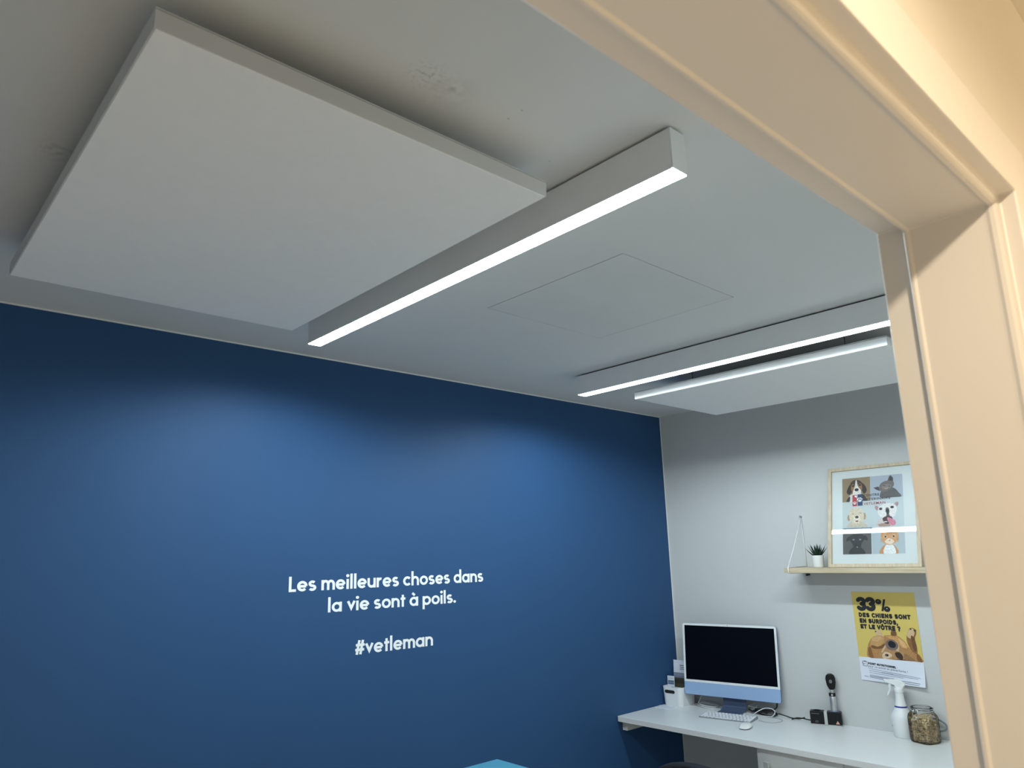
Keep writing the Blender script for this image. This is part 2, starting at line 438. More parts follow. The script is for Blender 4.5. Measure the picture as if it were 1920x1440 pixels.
def ribbon(mb, pts, wd, fn, d0, d1):
    n = len(pts); closed = (abs(pts[0][0] - pts[-1][0]) + abs(pts[0][1] - pts[-1][1])) < 1e-6
    P = [Vector((p[0], p[1], 0)) for p in pts]; Lf = []; Rt = []
    for i in range(n):
        a = P[i - 1] if i > 0 else (P[n - 2] if closed else P[i]); b = P[i + 1] if i < n - 1 else (P[1] if closed else P[i])
        t = (b - a).normalized(); nn = Vector((-t.y, t.x, 0))
        k = 1.0
        if 0 < i < n - 1:
            t1 = (P[i] - P[i - 1]).normalized(); k = 1.0 / max(.42, nn.dot(Vector((-t1.y, t1.x, 0))))
        Lf.append(P[i] + nn * wd / 2 * k); Rt.append(P[i] - nn * wd / 2 * k)
    o = len(mb.v)
    for d in (d0, d1):
        for i in range(n): mb.v.append(tuple(fn(Lf[i].x, Lf[i].y, d))); mb.v.append(tuple(fn(Rt[i].x, Rt[i].y, d)))
    N2 = 2 * n
    for i in range(n - 1):
        a, b, c, e = o + 2 * i, o + 2 * i + 1, o + 2 * i + 3, o + 2 * i + 2
        mb.face((a, b, c, e)); mb.face((a + N2, e + N2, c + N2, b + N2))
        mb.face((a, e, e + N2, a + N2)); mb.face((b, b + N2, c + N2, c))
    if not closed:
        mb.face((o, o + N2, o + N2 + 1, o + 1)); k = 2 * (n - 1); mb.face((o + k, o + k + 1, o + k + 1 + N2, o + k + N2))
def letters(text, x0, x1, zbase, unit, name, parent):
    tot = 0; run = []; wi = 0
    for ch in text:
        if ch == ' ': tot += .42; wi += 1; continue
        st, adv = GL[ch]; run.append((tot, st, wi)); tot += adv + .075
    tot -= .075
    k = (x1 - x0) / tot
    mb = MB(); out = []; word = 0
    for ox, st, wi in run:
        if wi != word:
            out.append(mb.build(name, M_vinyl, parent)); mb = MB(); word = wi
        fn = lambda a, b, d, ox=ox: (x0 + (ox + a) * k, -d, zbase + b * unit)
        i = 0; dd = 0.0009
        while i < len(st):
            dd += 0.00012
            if st[i] == 'dot':
                c = st[i + 1]; mb.prism(arc(c[0], c[1], .165, .155, 0, 345, 23), fn, 0.0003, dd); i += 2; continue
            ribbon(mb, st[i], SW, fn, 0.0003, dd); i += 1
    out.append(mb.build(name, M_vinyl, parent))
    return out[-1]
M_vinyl = mat('white_vinyl', (0.86, 0.88, 0.88), 0.5, noise=0.005)
U = 0.0405
t = thing('wall_quote', 'white lettering of a two line French sentence on the blue wall', 'wall lettering', (0, 0, 0))
letters('Les meilleures choses dans', -2.556, -1.543, 1.5205, U, 'word', t)
letters('la vie sont à poils.', -2.382, -1.713, 1.4315, U * .97, 'word', t)
o = letters('#vetleman', -2.252, -1.848, 1.2535, U, 'wall_hashtag', None)
tag(o, 'white hashtag word standing alone below the sentence on the blue wall', 'wall lettering')

# ------------------------------------------------------------------ desk worktop, cabinets, chair, table
TZ = 0.768
M_top = mat('white_laminate', (0.80, 0.82, 0.82), 0.32, noise=0.008, scale=6)
M_edge = mat('white_edge_band', (0.74, 0.73, 0.72), 0.45, noise=0.01)
M_cab = mat('white_cabinet_lacquer', (0.74, 0.73, 0.71), 0.45, noise=0.01)
t = thing('desk_worktop', 'long white laminate worktop fixed between the blue wall and the white wall', 'desk', (0, 0, TZ))
DF = -0.602
poly = [(-0.001, -2.40), (-0.001, -0.001), (DF + .012, -0.001), (DF + .004, -0.004), (DF, -0.014), (DF, -2.40)]
mb = MB(); mb.prism(poly, lambda a, b, d: (a, b, d), -0.026, 0.0); mb.build('top', M_top, t, bevel=0.0015)
mb = MB(); mb.box(DF - .001, DF, -2.40, -0.014, -0.0255, -0.001); mb.build('edge_band', M_edge, t)
mb = MB(); mb.box(DF + .047, -0.001, -0.032, -0.001, -0.078, -0.0265); mb.build('support_batten', M_cab, t, bevel=0.001)

M_nickel = mat('brushed_nickel', (0.62, 0.60, 0.57), 0.45, metal=0.5, noise=0.04)
def cabinet(y1, y0, label, group):
    t = thing('base_cabinet', label, 'cabinet', (0, (y0 + y1) / 2, 0), 0, group)
    W = (y1 - y0) / 2; xf = -0.562
    mb = MB()
    mb.box(xf, -0.003, W - .018, W, 0.0, TZ - .0265); mb.box(xf, -0.003, -W, -W + .018, 0.0, TZ - .0265)
    mb.box(xf + .02, -0.003, -W + .018, W - .018, 0.06, 0.08); mb.box(-0.02, -0.003, -W + .018, W - .018, 0.08, TZ - .0265)
    mb.box(xf + .05, xf + .066, -W + .018, W - .018, 0.0, 0.06); mb.box(xf + .02, -0.02, -W + .018, W - .018, TZ - .045, TZ - .0265)
    mb.build('carcass', M_cab, t)
    mb = MB(); mb.box(xf - .006, xf + .013, -W + .002, W - .0155, 0.065, TZ - .030)
    d = mb.build('door', M_cab, t, bevel=0.001)
    yh = W - .058; mb = MB()
    mb.box(xf - .034, xf - .024, yh - .012, yh + .012, 0.52, 0.686)
    mb.box(xf - .024, xf - .006, yh - .010, yh + .010, 0.53, 0.542); mb.box(xf - .024, xf - .006, yh - .010, yh + .010, 0.664, 0.676)
    mb.build('handle', M_nickel, d, bevel=0.002)
    return t
cabinet(-0.803, -1.206, 'white cabinet with a steel handle under the worktop, at the edge of the leg space', 'white cabinets under the worktop')
cabinet(-1.208, -1.720, 'white cabinet under the worktop beside the door frame, right of the other one', 'white cabinets under the worktop')

M_navy = mat('dark_chair_fabric', (0.012, 0.016, 0.024), 0.85, noise=0.15, scale=60)
M_black = mat('black_plastic', (0.010, 0.010, 0.012), 0.42, noise=0.1)
cx_, cy_ = -0.86, -0.665
t = thing('office_chair', 'dark chair pushed under the white worktop, only its rounded back showing', 'chair', (cx_, cy_, 0), 0.25)
mb = MB(); pts = []
bw, bz0, bz1 = 0.20, 0.36, 0.714
outl = [(-bw * .8, bz0), (bw * .8, bz0)] + [(bw, bz0 + .06), (bw * 1.0, bz1 - .12)] + [(bw * math.cos(a) if False else bw * math.cos(math.radians(x)), bz1 - .12 + .12 * math.sin(math.radians(x))) for x in range(10, 180, 10)] + [(-bw, bz1 - .12), (-bw, bz0 + .06)]
mb.prism(outl, lambda a, b, d: (d - .10 + 1.2 * a * a, a, b), 0.0, 0.045); mb.build('backrest', M_navy, t, bevel=0.012, seg=3)
mb = MB(); mb.box(-.02, .24, -.19, .19, 0.40, 0.46); mb.build('seat', M_navy, t, bevel=0.02, seg=3)
mb = MB(); mb.tube(smooth_path([(-.055, 0, .40), (-.03, 0, .36), (.03, 0, .385), (.08, 0, .39)], 6), 0.016, 8); mb.build('back_bracket', M_black, t)
mb = MB(); mb.lathe([(.028, .08), (.028, .25), (.018, .25), (.018, .41)], 16, (.08, 0, 0)); mb.build('gas_column', M_black, t)
for k in range(5):
    a = 2 * PI * k / 5 + .3; mb = MB()
    mb.tube([(.08, 0, .09), (.08 + .20 * math.cos(a), .20 * math.sin(a), .065)], [.022, .014], 8); b = mb.build('leg', M_black, t)
    mb = MB(); c = (.08 + .196 * math.cos(a), .196 * math.sin(a))
    mb.tube([(c[0] - .012 * math.sin(a), c[1] + .012 * math.cos(a), .026), (c[0] + .012 * math.sin(a), c[1] - .012 * math.cos(a), .026)], .026, 14); mb.build('caster', M_black, b)

M_turq = mat('turquoise_vinyl', C(80, 152, 182), 0.45, noise=0.02)
M_turq = M_turq
t = thing('examination_table', 'turquoise topped examination table in front of the blue wall, one corner in view', 'table', (-2.575, -0.863, 0))
mb = MB(); mb.box(-.61, .61, -.31, .31, .872, .900); mb.build('top', M_turq, t, bevel=0.008, seg=3)
mb = MB(); mb.box(-.58, .58, -.28, .28, .83, .871); mb.build('frame', M_steel, t)
mb = MB(); mb.box(-.12, .12, -.10, .10, .06, .83); mb.build('column', M_house, t, bevel=.01)
mb = MB(); mb.box(-.40, .40, -.26, .26, 0.0, .06); mb.build('base', M_steel, t, bevel=.01)

# ------------------------------------------------------------------ wall art frame helper on the white wall: right = -y
M_paper = mat('white_paper', (0.74, 0.77, 0.86), 0.6, noise=0.005)
M_ink = mat('black_ink', (0.012, 0.013, 0.016), 0.6)
M_grey_ink = mat('grey_ink', (0.20, 0.21, 0.24), 0.6)
_pc = {}
def ink(r, g, b):
    k = (r, g, b)
    if k not in _pc: _pc[k] = mat('print_ink_%02x%02x%02x' % k, C(r, g, b), 0.55, noise=0.16, scale=150)
    return _pc[k]
class Art:
    """flat print: later shapes lie a hair in front of earlier ones"""
    def __init__(s, fn, d=0.0003, step=0.00005): s.fn = fn; s.d = d; s.step = step; s.clip = False; s.mb = MB(); s.mats = []
    def m(s, c):
        mm = c if not isinstance(c, tuple) else ink(*c)
        if mm not in s.mats: s.mats.append(mm)
        return s.mats.index(mm)
    def poly(s, pts, c):
        s.d += s.step; o = len(s.mb.v); s.mb.v += [tuple(s.fn(a, b, s.d)) for a, b in pts]
        s.mb.face([o + i for i in range(len(pts))], s.m(c))
    def ell(s, cx, cy, rx, ry, c, rot=0.0, n=22):
        ca, sa = math.cos(math.radians(rot)), math.sin(math.radians(rot)); P = []
        for i in range(n):
            a = 2 * PI * i / n; x, y = rx * math.cos(a), ry * math.sin(a)
            P.append((cx + x * ca - y * sa, cy + x * sa + y * ca))
        s.poly(P, c)
    def blob(s, pts, c, n=5):
        """closed smooth outline through points"""
        P = [Vector((p[0], p[1], 0)) for p in pts]; N = len(P); out = []
        for i in range(N):
            p0, p1, p2, p3 = P[i - 1], P[i], P[(i + 1) % N], P[(i + 2) % N]
            for k in range(n):
                t = k / n
                q = 0.5 * ((2 * p1) + (p2 - p0) * t + (2 * p0 - 5 * p1 + 4 * p2 - p3) * t * t + (3 * p1 - p0 - 3 * p2 + p3) * t ** 3)
                out.append((q.x, q.y))
        if s.clip: out = [(min(max(a, 0), 1), min(max(b, 0), 1)) for a, b in out]
        s.poly(out, c)
    def rect(s, x0, y0, x1, y1, c):
        s.poly([(x0, y0), (x1, y0), (x1, y1), (x0, y1)], mat('print_ground_%02x%02x%02x' % c, C(*c), 0.55, noise=0.01) if isinstance(c, tuple) else c)
    def text(s, body, x0, x1, y, h, c, offset=0.0, slant=0.0, spacing=1.0):
        s.d += s.step; font_fit(s.mb, body, x0, x1, y, h, s.fn, s.d, offset, s.m(c), slant, spacing)
    def build(s, name, parent): return s.mb.build(name, s.mats, parent, fix=False)

# ------------------------------------------------------------------ yellow poster (u right 0..PW, v down 0..PH)
PW, PH = 0.297, 0.424
PY, PZ = -1.0865, 1.4185
def poster_fn(u, v, d):
    a = u / PW; b = v / PH
    lift = 0.022 * max(0.0, (b - .72) / .28) ** 2 * (0.12 + 0.88 * a ** 1.5)
    return (-0.0012 - lift - d, PY - u + 0.000 * v, PZ - v - 0.006 * a * b + .002 * a)
t = thing('poster', 'yellow and white dog poster hanging on the white wall below the wooden shelf', 'poster', (0, 0, 0))
nu, nv = 12, 27
mb = MB()
for j in range(nv + 1):
    for i in range(nu + 1): mb.v.append(poster_fn(PW * i / nu, PH * j / nv, 0.0))
o2 = len(mb.v)
for j in range(nv + 1):
    for i in range(nu + 1): mb.v.append(poster_fn(PW * i / nu, PH * j / nv, -0.0003))
M_yellow = mat('poster_yellow', C(214, 190, 104), 0.5, noise=0.01)
ysplit = 20
for j in range(nv):
    for i in range(nu):
        k = j * (nu + 1) + i
        mb.face((k, k + 1, k + nu + 2, k + nu + 1), 0 if j < ysplit else 1)
        mb.face((o2 + k, o2 + k + nu + 1, o2 + k + nu + 2, o2 + k + 1), 1)
mb.build('sheet', [M_yellow, M_paper], t, fix=False)
VS = PH * ysplit / nv
# texts
A = Art(poster_fn, 0.0006)
def fat3(x0, x1, yb, h):
    """bubble digit 3 from fat strokes"""
    cxm = x0 + (x1 - x0) * .46; rx = (x1 - x0) * .34; ry = h * .185
    up = arc(cxm, yb - h + ry + h * .13, rx, -ry, 150, -80, 12); lo_ = arc(cxm, yb - ry - h * .13, rx, -ry, 80, -150, 12)
    return [up, lo_]
A.d += A.step
mi = A.m(M_ink)
for (xa, xb) in ((0.0225, 0.0665), (0.067, 0.111)):
    for st in fat3(xa, xb, 0.0915, 0.066):
        for q in (st[0], st[-1]):
            A.ell(q[0], q[1], .0098, .0098, M_ink, 0, 14)
        A.d += A.step; ribbon(A.mb, st, .0196, poster_fn, A.d, A.d + .00004)
    A.ell((xa + xb) / 2 + .004, .0585, .012, .010, M_ink)
A.ell(.1275, .0455, .0145, .0125, M_ink); A.ell(.127, .0435, .0024, .0024, (150, 130, 60))
A.ell(.1645, .0800, .0150, .0135, M_ink); A.ell(.1645, .0775, .0024, .0024, (215, 205, 160))
A.poly([(.152, .0335), (.162, .0345), (.147, .0905), (.137, .0895)], M_ink)
A.build('percentage_lettering', t)
CAP = {   # fat rounded capitals: strokes in a unit-high cell, advance
 'D': ([[(.16, .16), (.16, .84)], [(.16, .84)] + arc(.30, .5, .42, .34, 90, -90, 12) + [(.16, .16)]], .90),
 'E': ([[(.16, .16), (.16, .84)], [(.16, .84), (.66, .84)], [(.16, .5), (.60, .5)], [(.16, .16), (.66, .16)]], .80),
 'S': ([arc(.40, .66, .25, .18, 40, 270, 10) + arc(.40, .34, .26, .18, 90, -140, 10)], .82),
 'C': ([arc(.48, .5, .34, .35, 55, 305, 16)], .86),
 'H': ([[(.16, .16), (.16, .84)], [(.70, .16), (.70, .84)], [(.16, .5), (.70, .5)]], .88),
 'I': ([[(.16, .14), (.16, .86)]], .36),
 'N': ([[(.16, .14), (.16, .86)], [(.16, .84), (.68, .16)], [(.68, .14), (.68, .86)]], .88),
 'O': ([arc(.47, .5, .34, .35, 0, 360, 22)], .96),
 'Ô': ([arc(.47, .5, .34, .35, 0, 360, 22), [(.36, 1.06), (.47, 1.16), (.58, 1.06)]], .96),
 'T': ([[(.08, .84), (.68, .84)], [(.38, .14), (.38, .84)]], .78),
 'U': ([[(.15, .86), (.15, .44)] + arc(.43, .44, .28, .30, 180, 360, 10) + [(.71, .86)]], .88),
 'R': ([[(.16, .14), (.16, .84)], [(.16, .84), (.36, .84)] + arc(.38, .64, .26, .20, 90, -90, 10) + [(.16, .44)], [(.40, .44), (.68, .14)]], .84),
 'P': ([[(.16, .14), (.16, .84)], [(.16, .84), (.36, .84)] + arc(.38, .62, .28, .22, 90, -90, 10) + [(.16, .40)]], .82),
 'L': ([[(.16, .86), (.16, .16)], [(.16, .16), (.62, .16)]], .72),
 'V': ([[(.10, .86), (.42, .16)], [(.42, .16), (.74, .86)]], .86),
 ',': ([[(.16, .16), (.10, -.08)]], .36),
 '?': ([arc(.34, .64, .22, .20, 160, -60, 12) + [(.36, .32)], [(.36, .10), (.36, .04)]], .70),
}
def cap_line(A, text, x0, x1, yb, h, wd, slant):
    tot = 0; run = []
    for ch in text:
        if ch == ' ': tot += .44; continue
        st, adv = CAP[ch]; run.append((tot, st)); tot += adv + .06
    k = (x1 - x0) / tot; mi = A.m(M_ink)
    for ox, st in run:
        for q in st:
            f2 = lambda a, b, d, ox=ox: poster_fn(x0 + (ox + a) * k, yb - b * h + slant * (ox + a) * k, d)
            A.d += .000012; w_ = wd * (.5 if (q is st[-1] and ch == 'Ô') else 1)
            ribbon(A.mb, q, w_, f2, A.d - .00001, A.d)
            for e in (q[0], q[-1]):
                A.d += .000001; o = len(A.mb.v); P = arc(e[0], e[1], wd / 2, wd / 2, 0, 330, 11)
                A.mb.v += [tuple(f2(a, b, A.d)) for a, b in P]; A.mb.face([o + i for i in range(len(P))], mi)
A = Art(poster_fn, 0.0006)
cap_line(A, 'DES CHIENS SONT', .0245, .2680, .1225, .0225, .31, .012)
cap_line(A, 'EN SURPOIDS,', .0255, .2080, .1505, .0225, .31, .012)
cap_line(A, 'ET LE VÔTRE ?', .0265, .2150, .1780, .0225, .31, .012)
A.build('headline_lettering', t)
# dog lying on its back
A = Art(poster_fn, 0.0003, 0.00001)
B1, B2, B3, B4 = (178, 130, 80), (196, 152, 98), (120, 82, 48), (208, 178, 136)
def PP(px, py):
    """position on the sheet from the 1646x1440 close-up of the poster"""
    v = (py - 128 - .03 * (px - 245)) / (1258 - 128) * PH
    xl = 245 + (py - 128) * (378 - 245) / (1258 - 128)
    return ((px - xl) / 812 * PW, v)
def pb(pts): return [PP(*p) for p in pts]
def cl(pts): return [(a, min(b, VS - .0004)) for a, b in pts]
A.blob(cl(pb([(455, 880), (480, 780), (540, 705), (660, 690), (760, 680), (850, 690), (940, 760), (1000, 840), (1090, 890), (1140, 950), (1155, 1040), (1000, 1030), (700, 1010), (480, 1000)])), B1)
A.blob(cl(pb([(700, 700), (830, 690), (930, 760), (980, 830), (900, 830), (830, 760)])), (204, 152, 92))
A.blob(pb([(765, 640), (790, 610), (830, 640), (832, 685), (770, 685)]), B3)
A.blob(pb([(560, 625), (600, 605), (640, 640), (672, 690), (660, 720), (590, 700), (560, 660)]), B4)
A.blob(pb([(500, 760), (560, 700), (650, 690), (680, 740), (640, 810), (560, 835), (505, 810)]), B2)
A.blob(pb([(520, 815), (600, 830), (680, 790), (690, 830), (600, 860), (520, 850)]), B3)
A.blob(cl(pb([(960, 740), (970, 640), (1000, 590), (1050, 590), (1080, 640), (1060, 720), (1085, 820), (1080, 900), (1010, 850)])), (142, 98, 58))
A.blob(pb([(965, 650), (1000, 595), (1045, 600), (1055, 660), (1020, 710), (975, 700)]), B4)
A.ell(*PP(1062, 615), .006, .005, (80, 60, 46)); A.ell(*PP(1010, 598), .004, .004, (70, 54, 44)); A.ell(*PP(568, 640), .004, .003, (70, 54, 44))
A.blob(cl(pb([(600, 940), (660, 850), (700, 790), (760, 740), (830, 770), (870, 840), (960, 900), (1040, 960), (1060, 1030), (640, 1010)])), (178, 136, 92))
A.blob(cl(pb([(640, 900), (690, 800), (740, 740), (800, 735), (860, 800), (850, 900), (780, 960), (700, 900)])), (206, 178, 144))
A.blob(pb([(690, 800), (720, 745), (790, 735), (850, 790), (840, 850), (780, 870), (720, 850)]), (124, 106, 96))
A.blob(pb([(725, 780), (765, 750), (820, 785), (810, 835), (750, 830)]), (26, 26, 32))
A.blob(cl(pb([(650, 930), (690, 890), (760, 910), (765, 950), (700, 985), (660, 970)])), (218, 190, 158))
A.ell(*PP(708, 932), .0085, .006, (44, 24, 26)); A.ell(*PP(700, 930), .0025, .002, (150, 110, 110))
A.blob(cl(pb([(810, 900), (870, 890), (910, 940), (900, 975), (840, 960)])), (60, 44, 34))
A.blob(cl(pb([(930, 900), (1010, 940), (1080, 1000), (1100, 1040), (1000, 1030), (930, 980)])), (150, 112, 74))
A.poly(cl(pb([(760, 985), (900, 975), (1158, 1005), (1160, 1060), (700, 1020)])), (40, 28, 20))
A.blob(pb([(520, 720), (580, 700), (640, 705), (650, 740), (590, 760), (530, 760)]), (206, 164, 112))
A.blob(cl(pb([(470, 860), (500, 840), (520, 900), (540, 975), (500, 985), (475, 930)])), (138, 94, 52))
A.blob(cl(pb([(860, 720), (920, 760), (960, 830), (930, 830), (880, 780)])), (222, 178, 122))
A.blob(cl(pb([(1010, 690), (1050, 700), (1075, 800), (1070, 870), (1040, 840)])), (112, 74, 44))
A.blob(cl(pb([(1080, 900), (1120, 930), (1145, 1000), (1110, 1020), (1080, 960)])), (128, 86, 48))
A.build('dog_picture', t)
# small print on the white strip
A = Art(poster_fn, 0.0006)
def ptext(body, p0, p1, h, c, off):
    a = PP(*p0); b = PP(*p1); A.text(body, a[0], b[0], a[1], -h, c, off, (b[1] - a[1]) / (b[0] - a[0]), 1.05)
a = PP(466, 1058); b = PP(826, 1088)
cap_line(A, 'POINT NUTRITIONNEL', a[0], b[0], a[1] + .001, .0105, .30, (b[1] - a[1]) / (b[0] - a[0]))
for dv in (0.0005, -.0045): A.ell(PP(838, 1088)[0], PP(838, 1088)[1] + dv, .0008, .0008, (84, 86, 100), 0, 10)
ptext('pour un animal en pleine forme !', (470, 1092), (968, 1134), .0100, (84, 86, 100), 0.0)
A.build('subtitle_lettering', t)
A = Art(poster_fn, 0.0006)
def bar(p0, p1, th, c):
    a = PP(*p0); b = PP(*p1); A.poly([(a[0], a[1]), (b[0], b[1]), (b[0], b[1] + th), (a[0], a[1] + th)], c)
for (a, b, c) in (((475, 1108), (1125, 1182), (150, 154, 176)), ((480, 1133), (1098, 1196), (150, 154, 176)), ((485, 1158), (915, 1196), (150, 154, 176)),
                  ((488, 1186), (800, 1212), (160, 164, 184)), ((488, 1200), (1125, 1246), (96, 98, 116)), ((488, 1216), (1118, 1266), (120, 124, 144)),
                  ((640, 1147), (790, 1162), (70, 72, 88)), ((418, 1205), (470, 1212), (120, 124, 144))):
    bar(a, b, .0020, c)
A.build('small_print', t)
A = Art(poster_fn, 0.0006)
q = [PP(392, 1022), PP(450, 1026), PP(456, 1085), PP(402, 1082)]
for i in range(4):
    a, b = q[i], q[(i + 1) % 4]; A.d += A.step; ribbon(A.mb, [a, b], .0016, poster_fn, A.d, A.d + .00002); A.m(M_ink)
A.poly([PP(405, 1018), PP(440, 1020), PP(440, 1030), PP(408, 1028)], M_ink)
A.d += A.step; ribbon(A.mb, [PP(388, 1040), PP(410, 1062), PP(430, 1050)], .0018, poster_fn, A.d, A.d + .00002)
A.build('clipboard_icon', t)

# ------------------------------------------------------------------ hanging shelf
M_wood = wood('pale_pine', C(205, 190, 160), C(182, 166, 136))
M_wood_end = wood('pale_pine_end_grain', C(170, 150, 122), C(140, 120, 96), 6.0, 'X')
M_rope = mat('white_cord', (0.82, 0.83, 0.82), 0.8, noise=0.05, scale=200)
SZ = 1.5435; SXF = -0.20; SY = -0.843; ST = 0.0255
t = thing('hanging_shelf', 'pale wooden shelf slung from a white cord on the white wall', 'shelf', (0, SY, SZ))
mb = MB(); mb.box(SXF, -0.004, -0.79, 0.0, -ST, 0); mb.build('board', M_wood, t, bevel=0.001)
def cord(yc, nm):
    top = (-0.007, yc, 0.262); r = 0.0023
    mb = MB()
    mb.tube([(SXF - .0025, yc + .001, 0.0035), (SXF * .6, yc, .103), top], r, 8)
    mb.tube([(-0.006, yc - .003, 0.0035), (-0.0055, yc - .002, .12), top], r, 8)
    mb.tube([(SXF - .0045, yc, -ST - .0025), (SXF - .0045, yc, 0.004), (SXF + .004, yc, .003), (-0.008, yc, .003)], [.0035, .0035, .0026, .0026], 8)
    mb.tube([(SXF - .004, yc, -ST - .0025), (-0.008, yc, -ST - .0025)], .0026, 8)
    mb.build('cord', M_rope, t)
    mb = MB(); mb.tube([(-.0005, yc, .266), (-.012, yc, .2665)], .0055, 12); mb.build('wall_hook', M_steel, t)
cord(-0.026, 'l'); cord(-0.764, 'r')
mb = MB(); mb.tube([(-.0005, -.026, -.042), (-.010, -.026, -.042)], .0055, 10); mb.tube([(-.0005, -.036, -.040), (-.008, -.036, -.040)], .0045, 10)
mb.build('wall_plug', M_dark, t)

# ------------------------------------------------------------------ potted succulent on the shelf
M_pot = mat('white_ceramic', (0.78, 0.79, 0.78), 0.35, noise=0.01)
M_leaf = mat('dark_green_leaf', (0.012, 0.030, 0.020), 0.5, noise=0.35, scale=50)
t = thing('potted_succulent', 'small spiky dark green succulent in a white pot on the wooden shelf', 'plant', (-0.120, -0.990, SZ + .0005))
mb = MB(); mb.lathe([(0, 0), (.0250, 0), (.0268, .004), (.0300, .058), (.0300, .060), (.0278, .060), (.0272, .050), (0, .050)], 28); mb.build('pot', M_pot, t)
mb = MB()
for k in range(24):
    a = k * 2.399963; lv = k / 24.0
    L = .064 - .008 * lv + random.uniform(-.007, .007); el = math.radians(40 + 46 * lv + random.uniform(-6, 6))
    d = Vector((math.cos(a) * math.cos(el), math.sin(a) * math.cos(el), math.sin(el)))
    s_ = Vector((-math.sin(a), math.cos(a), 0)); nrm = s_.cross(d)
    b0 = Vector((math.cos(a) * .008 * (1 - lv), math.sin(a) * .008 * (1 - lv), .049))
    P = []
    for q, wd in ((0, .0055), (.3, .0068), (.65, .0042), (1, .0004)):
        c = b0 + d * L * q + Vector((0, 0, .010 * q * q)); P.append((c - s_ * wd, c + nrm * wd * .45, c + s_ * wd, c - nrm * wd * .55))
    vs = [v for r_ in P for v in r_]; fs = []
    for i in range(3):
        for j in range(4): fs.append((4 * i + j, 4 * i + (j + 1) % 4, 4 * i + 4 + (j + 1) % 4, 4 * i + 4 + j))
    mb.add(vs, fs)
mb.build('leaves', M_leaf, t)

# ------------------------------------------------------------------ leaning picture frame
FW, FH = 0.434, 0.520
FB = -0.150; TH = math.radians(14.6)
t = thing('picture_frame', 'pale wooden picture frame with six pet portraits leaning on the shelf', 'picture frame', (FB, -1.052, SZ + .0016))
fu = Vector((0, -1, 0)); fv = Vector((math.sin(TH), 0, math.cos(TH))); fnn = Vector((-math.cos(TH), 0, math.sin(TH)))
def fr(u, v, d):      # u right, v up, d out of the picture towards the room
    return fu * u + fv * v + fnn * d
def frd(u, v, d): return fr(u, v, d)
bw_, fd = 0.0165, 0.030
mb = MB()
for poly in ([(0, 0), (FW, 0), (FW - bw_, bw_), (bw_, bw_)], [(FW, 0), (FW, FH), (FW - bw_, FH - bw_), (FW - bw_, bw_)],
             [(FW, FH), (0, FH), (bw_, FH - bw_), (FW - bw_, FH - bw_)], [(0, FH), (0, 0), (bw_, bw_), (bw_, FH - bw_)]):
    mb.prism(poly, frd, -fd, 0.0)
mb.build('frame', wood('frame_oak', C(206, 190, 166), C(186, 168, 142), 2.5, 'Z'), t)
M_mat = mat('passepartout', (0.66, 0.69, 0.69), 0.8, noise=0.005)
mb = MB(); mb.prism([(bw_, bw_), (FW - bw_, bw_), (FW - bw_, FH - bw_), (bw_, FH - bw_)], frd, -0.020, -0.012); mb.build('mount_board', M_mat, t)
mb = MB(); mb.prism([(bw_ * .6, bw_ * .6), (FW - bw_ * .6, bw_ * .6), (FW - bw_ * .6, FH - bw_ * .6), (bw_ * .6, FH - bw_ * .6)], frd, -fd + .002, -0.0205); mb.build('backing_board', M_wood_end, t)
mb = MB(); mb.add([fr(u, v, -0.0045) for u, v in ((bw_, bw_), (FW - bw_, bw_), (FW - bw_, FH - bw_), (bw_, FH - bw_))], [(0, 1, 2, 3)])
mb.build('glass_pane', glass('picture_glass', (.97, .98, .98), 1.5), t)
# prints: p in 0..1 across / down the printed area
QX0, QX1, QT, QB = 0.070, FW - 0.072, FH - 0.058, 0.066
def art_fn(a, b, d): return fr(QX0 + (QX1 - QX0) * a, QT + (QB - QT) * b, -0.0118 + d)
def tile(x0, y0, x1, y1, bg, name='portrait'):
    A = Art(lambda a, b, d: art_fn(x0 + (x1 - x0) * a, y0 + (y1 - y0) * b, d), 0.0001, 0.00004)
    A.clip = True; A.rect(0, 0, 1, 1, bg); return A
cb = lambda pts: [(min(max(a, 0), 1), min(max(b, 0), 1)) for a, b in pts]
XM, Y1, Y2, Y3 = .475, .318, .66, .70
# beagle puppy
A = tile(0, 0, XM, Y1, (146, 124, 98))
A.blob(cb([(.22, 1), (.26, .75), (.45, .66), (.70, .68), (.80, 1)]), (208, 204, 200)); A.blob(cb([(.14, 1), (.20, .84), (.28, .78), (.26, 1)]), (44, 38, 36)); A.blob(cb([(.68, .70), (.80, .78), (.88, 1), (.74, 1)]), (58, 50, 46))
A.blob([(.16, .58), (.24, .34), (.34, .24), (.34, .55), (.26, .70)], (42, 32, 30)); A.blob([(.66, .22), (.80, .32), (.88, .55), (.78, .70), (.70, .50)], (46, 36, 34))
A.blob([(.30, .48), (.30, .22), (.42, .10), (.58, .10), (.72, .24), (.72, .50), (.66, .68), (.50, .74), (.38, .68)], (66, 50, 42))
A.blob([(.32, .46), (.36, .28), (.44, .30), (.44, .50), (.38, .62)], (150, 108, 68)); A.blob([(.58, .30), (.68, .26), (.72, .46), (.66, .60), (.60, .48)], (150, 108, 68))
A.blob([(.46, .34), (.49, .12), (.53, .12), (.57, .36), (.68, .56), (.64, .70), (.50, .74), (.38, .68), (.40, .54)], (222, 218, 212))
A.ell(.52, .51, .075, .065, (30, 26, 28)); A.ell(.40, .34, .045, .04, (52, 34, 24)); A.ell(.64, .32, .045, .04, (52, 34, 24))
A.build('portrait', t)
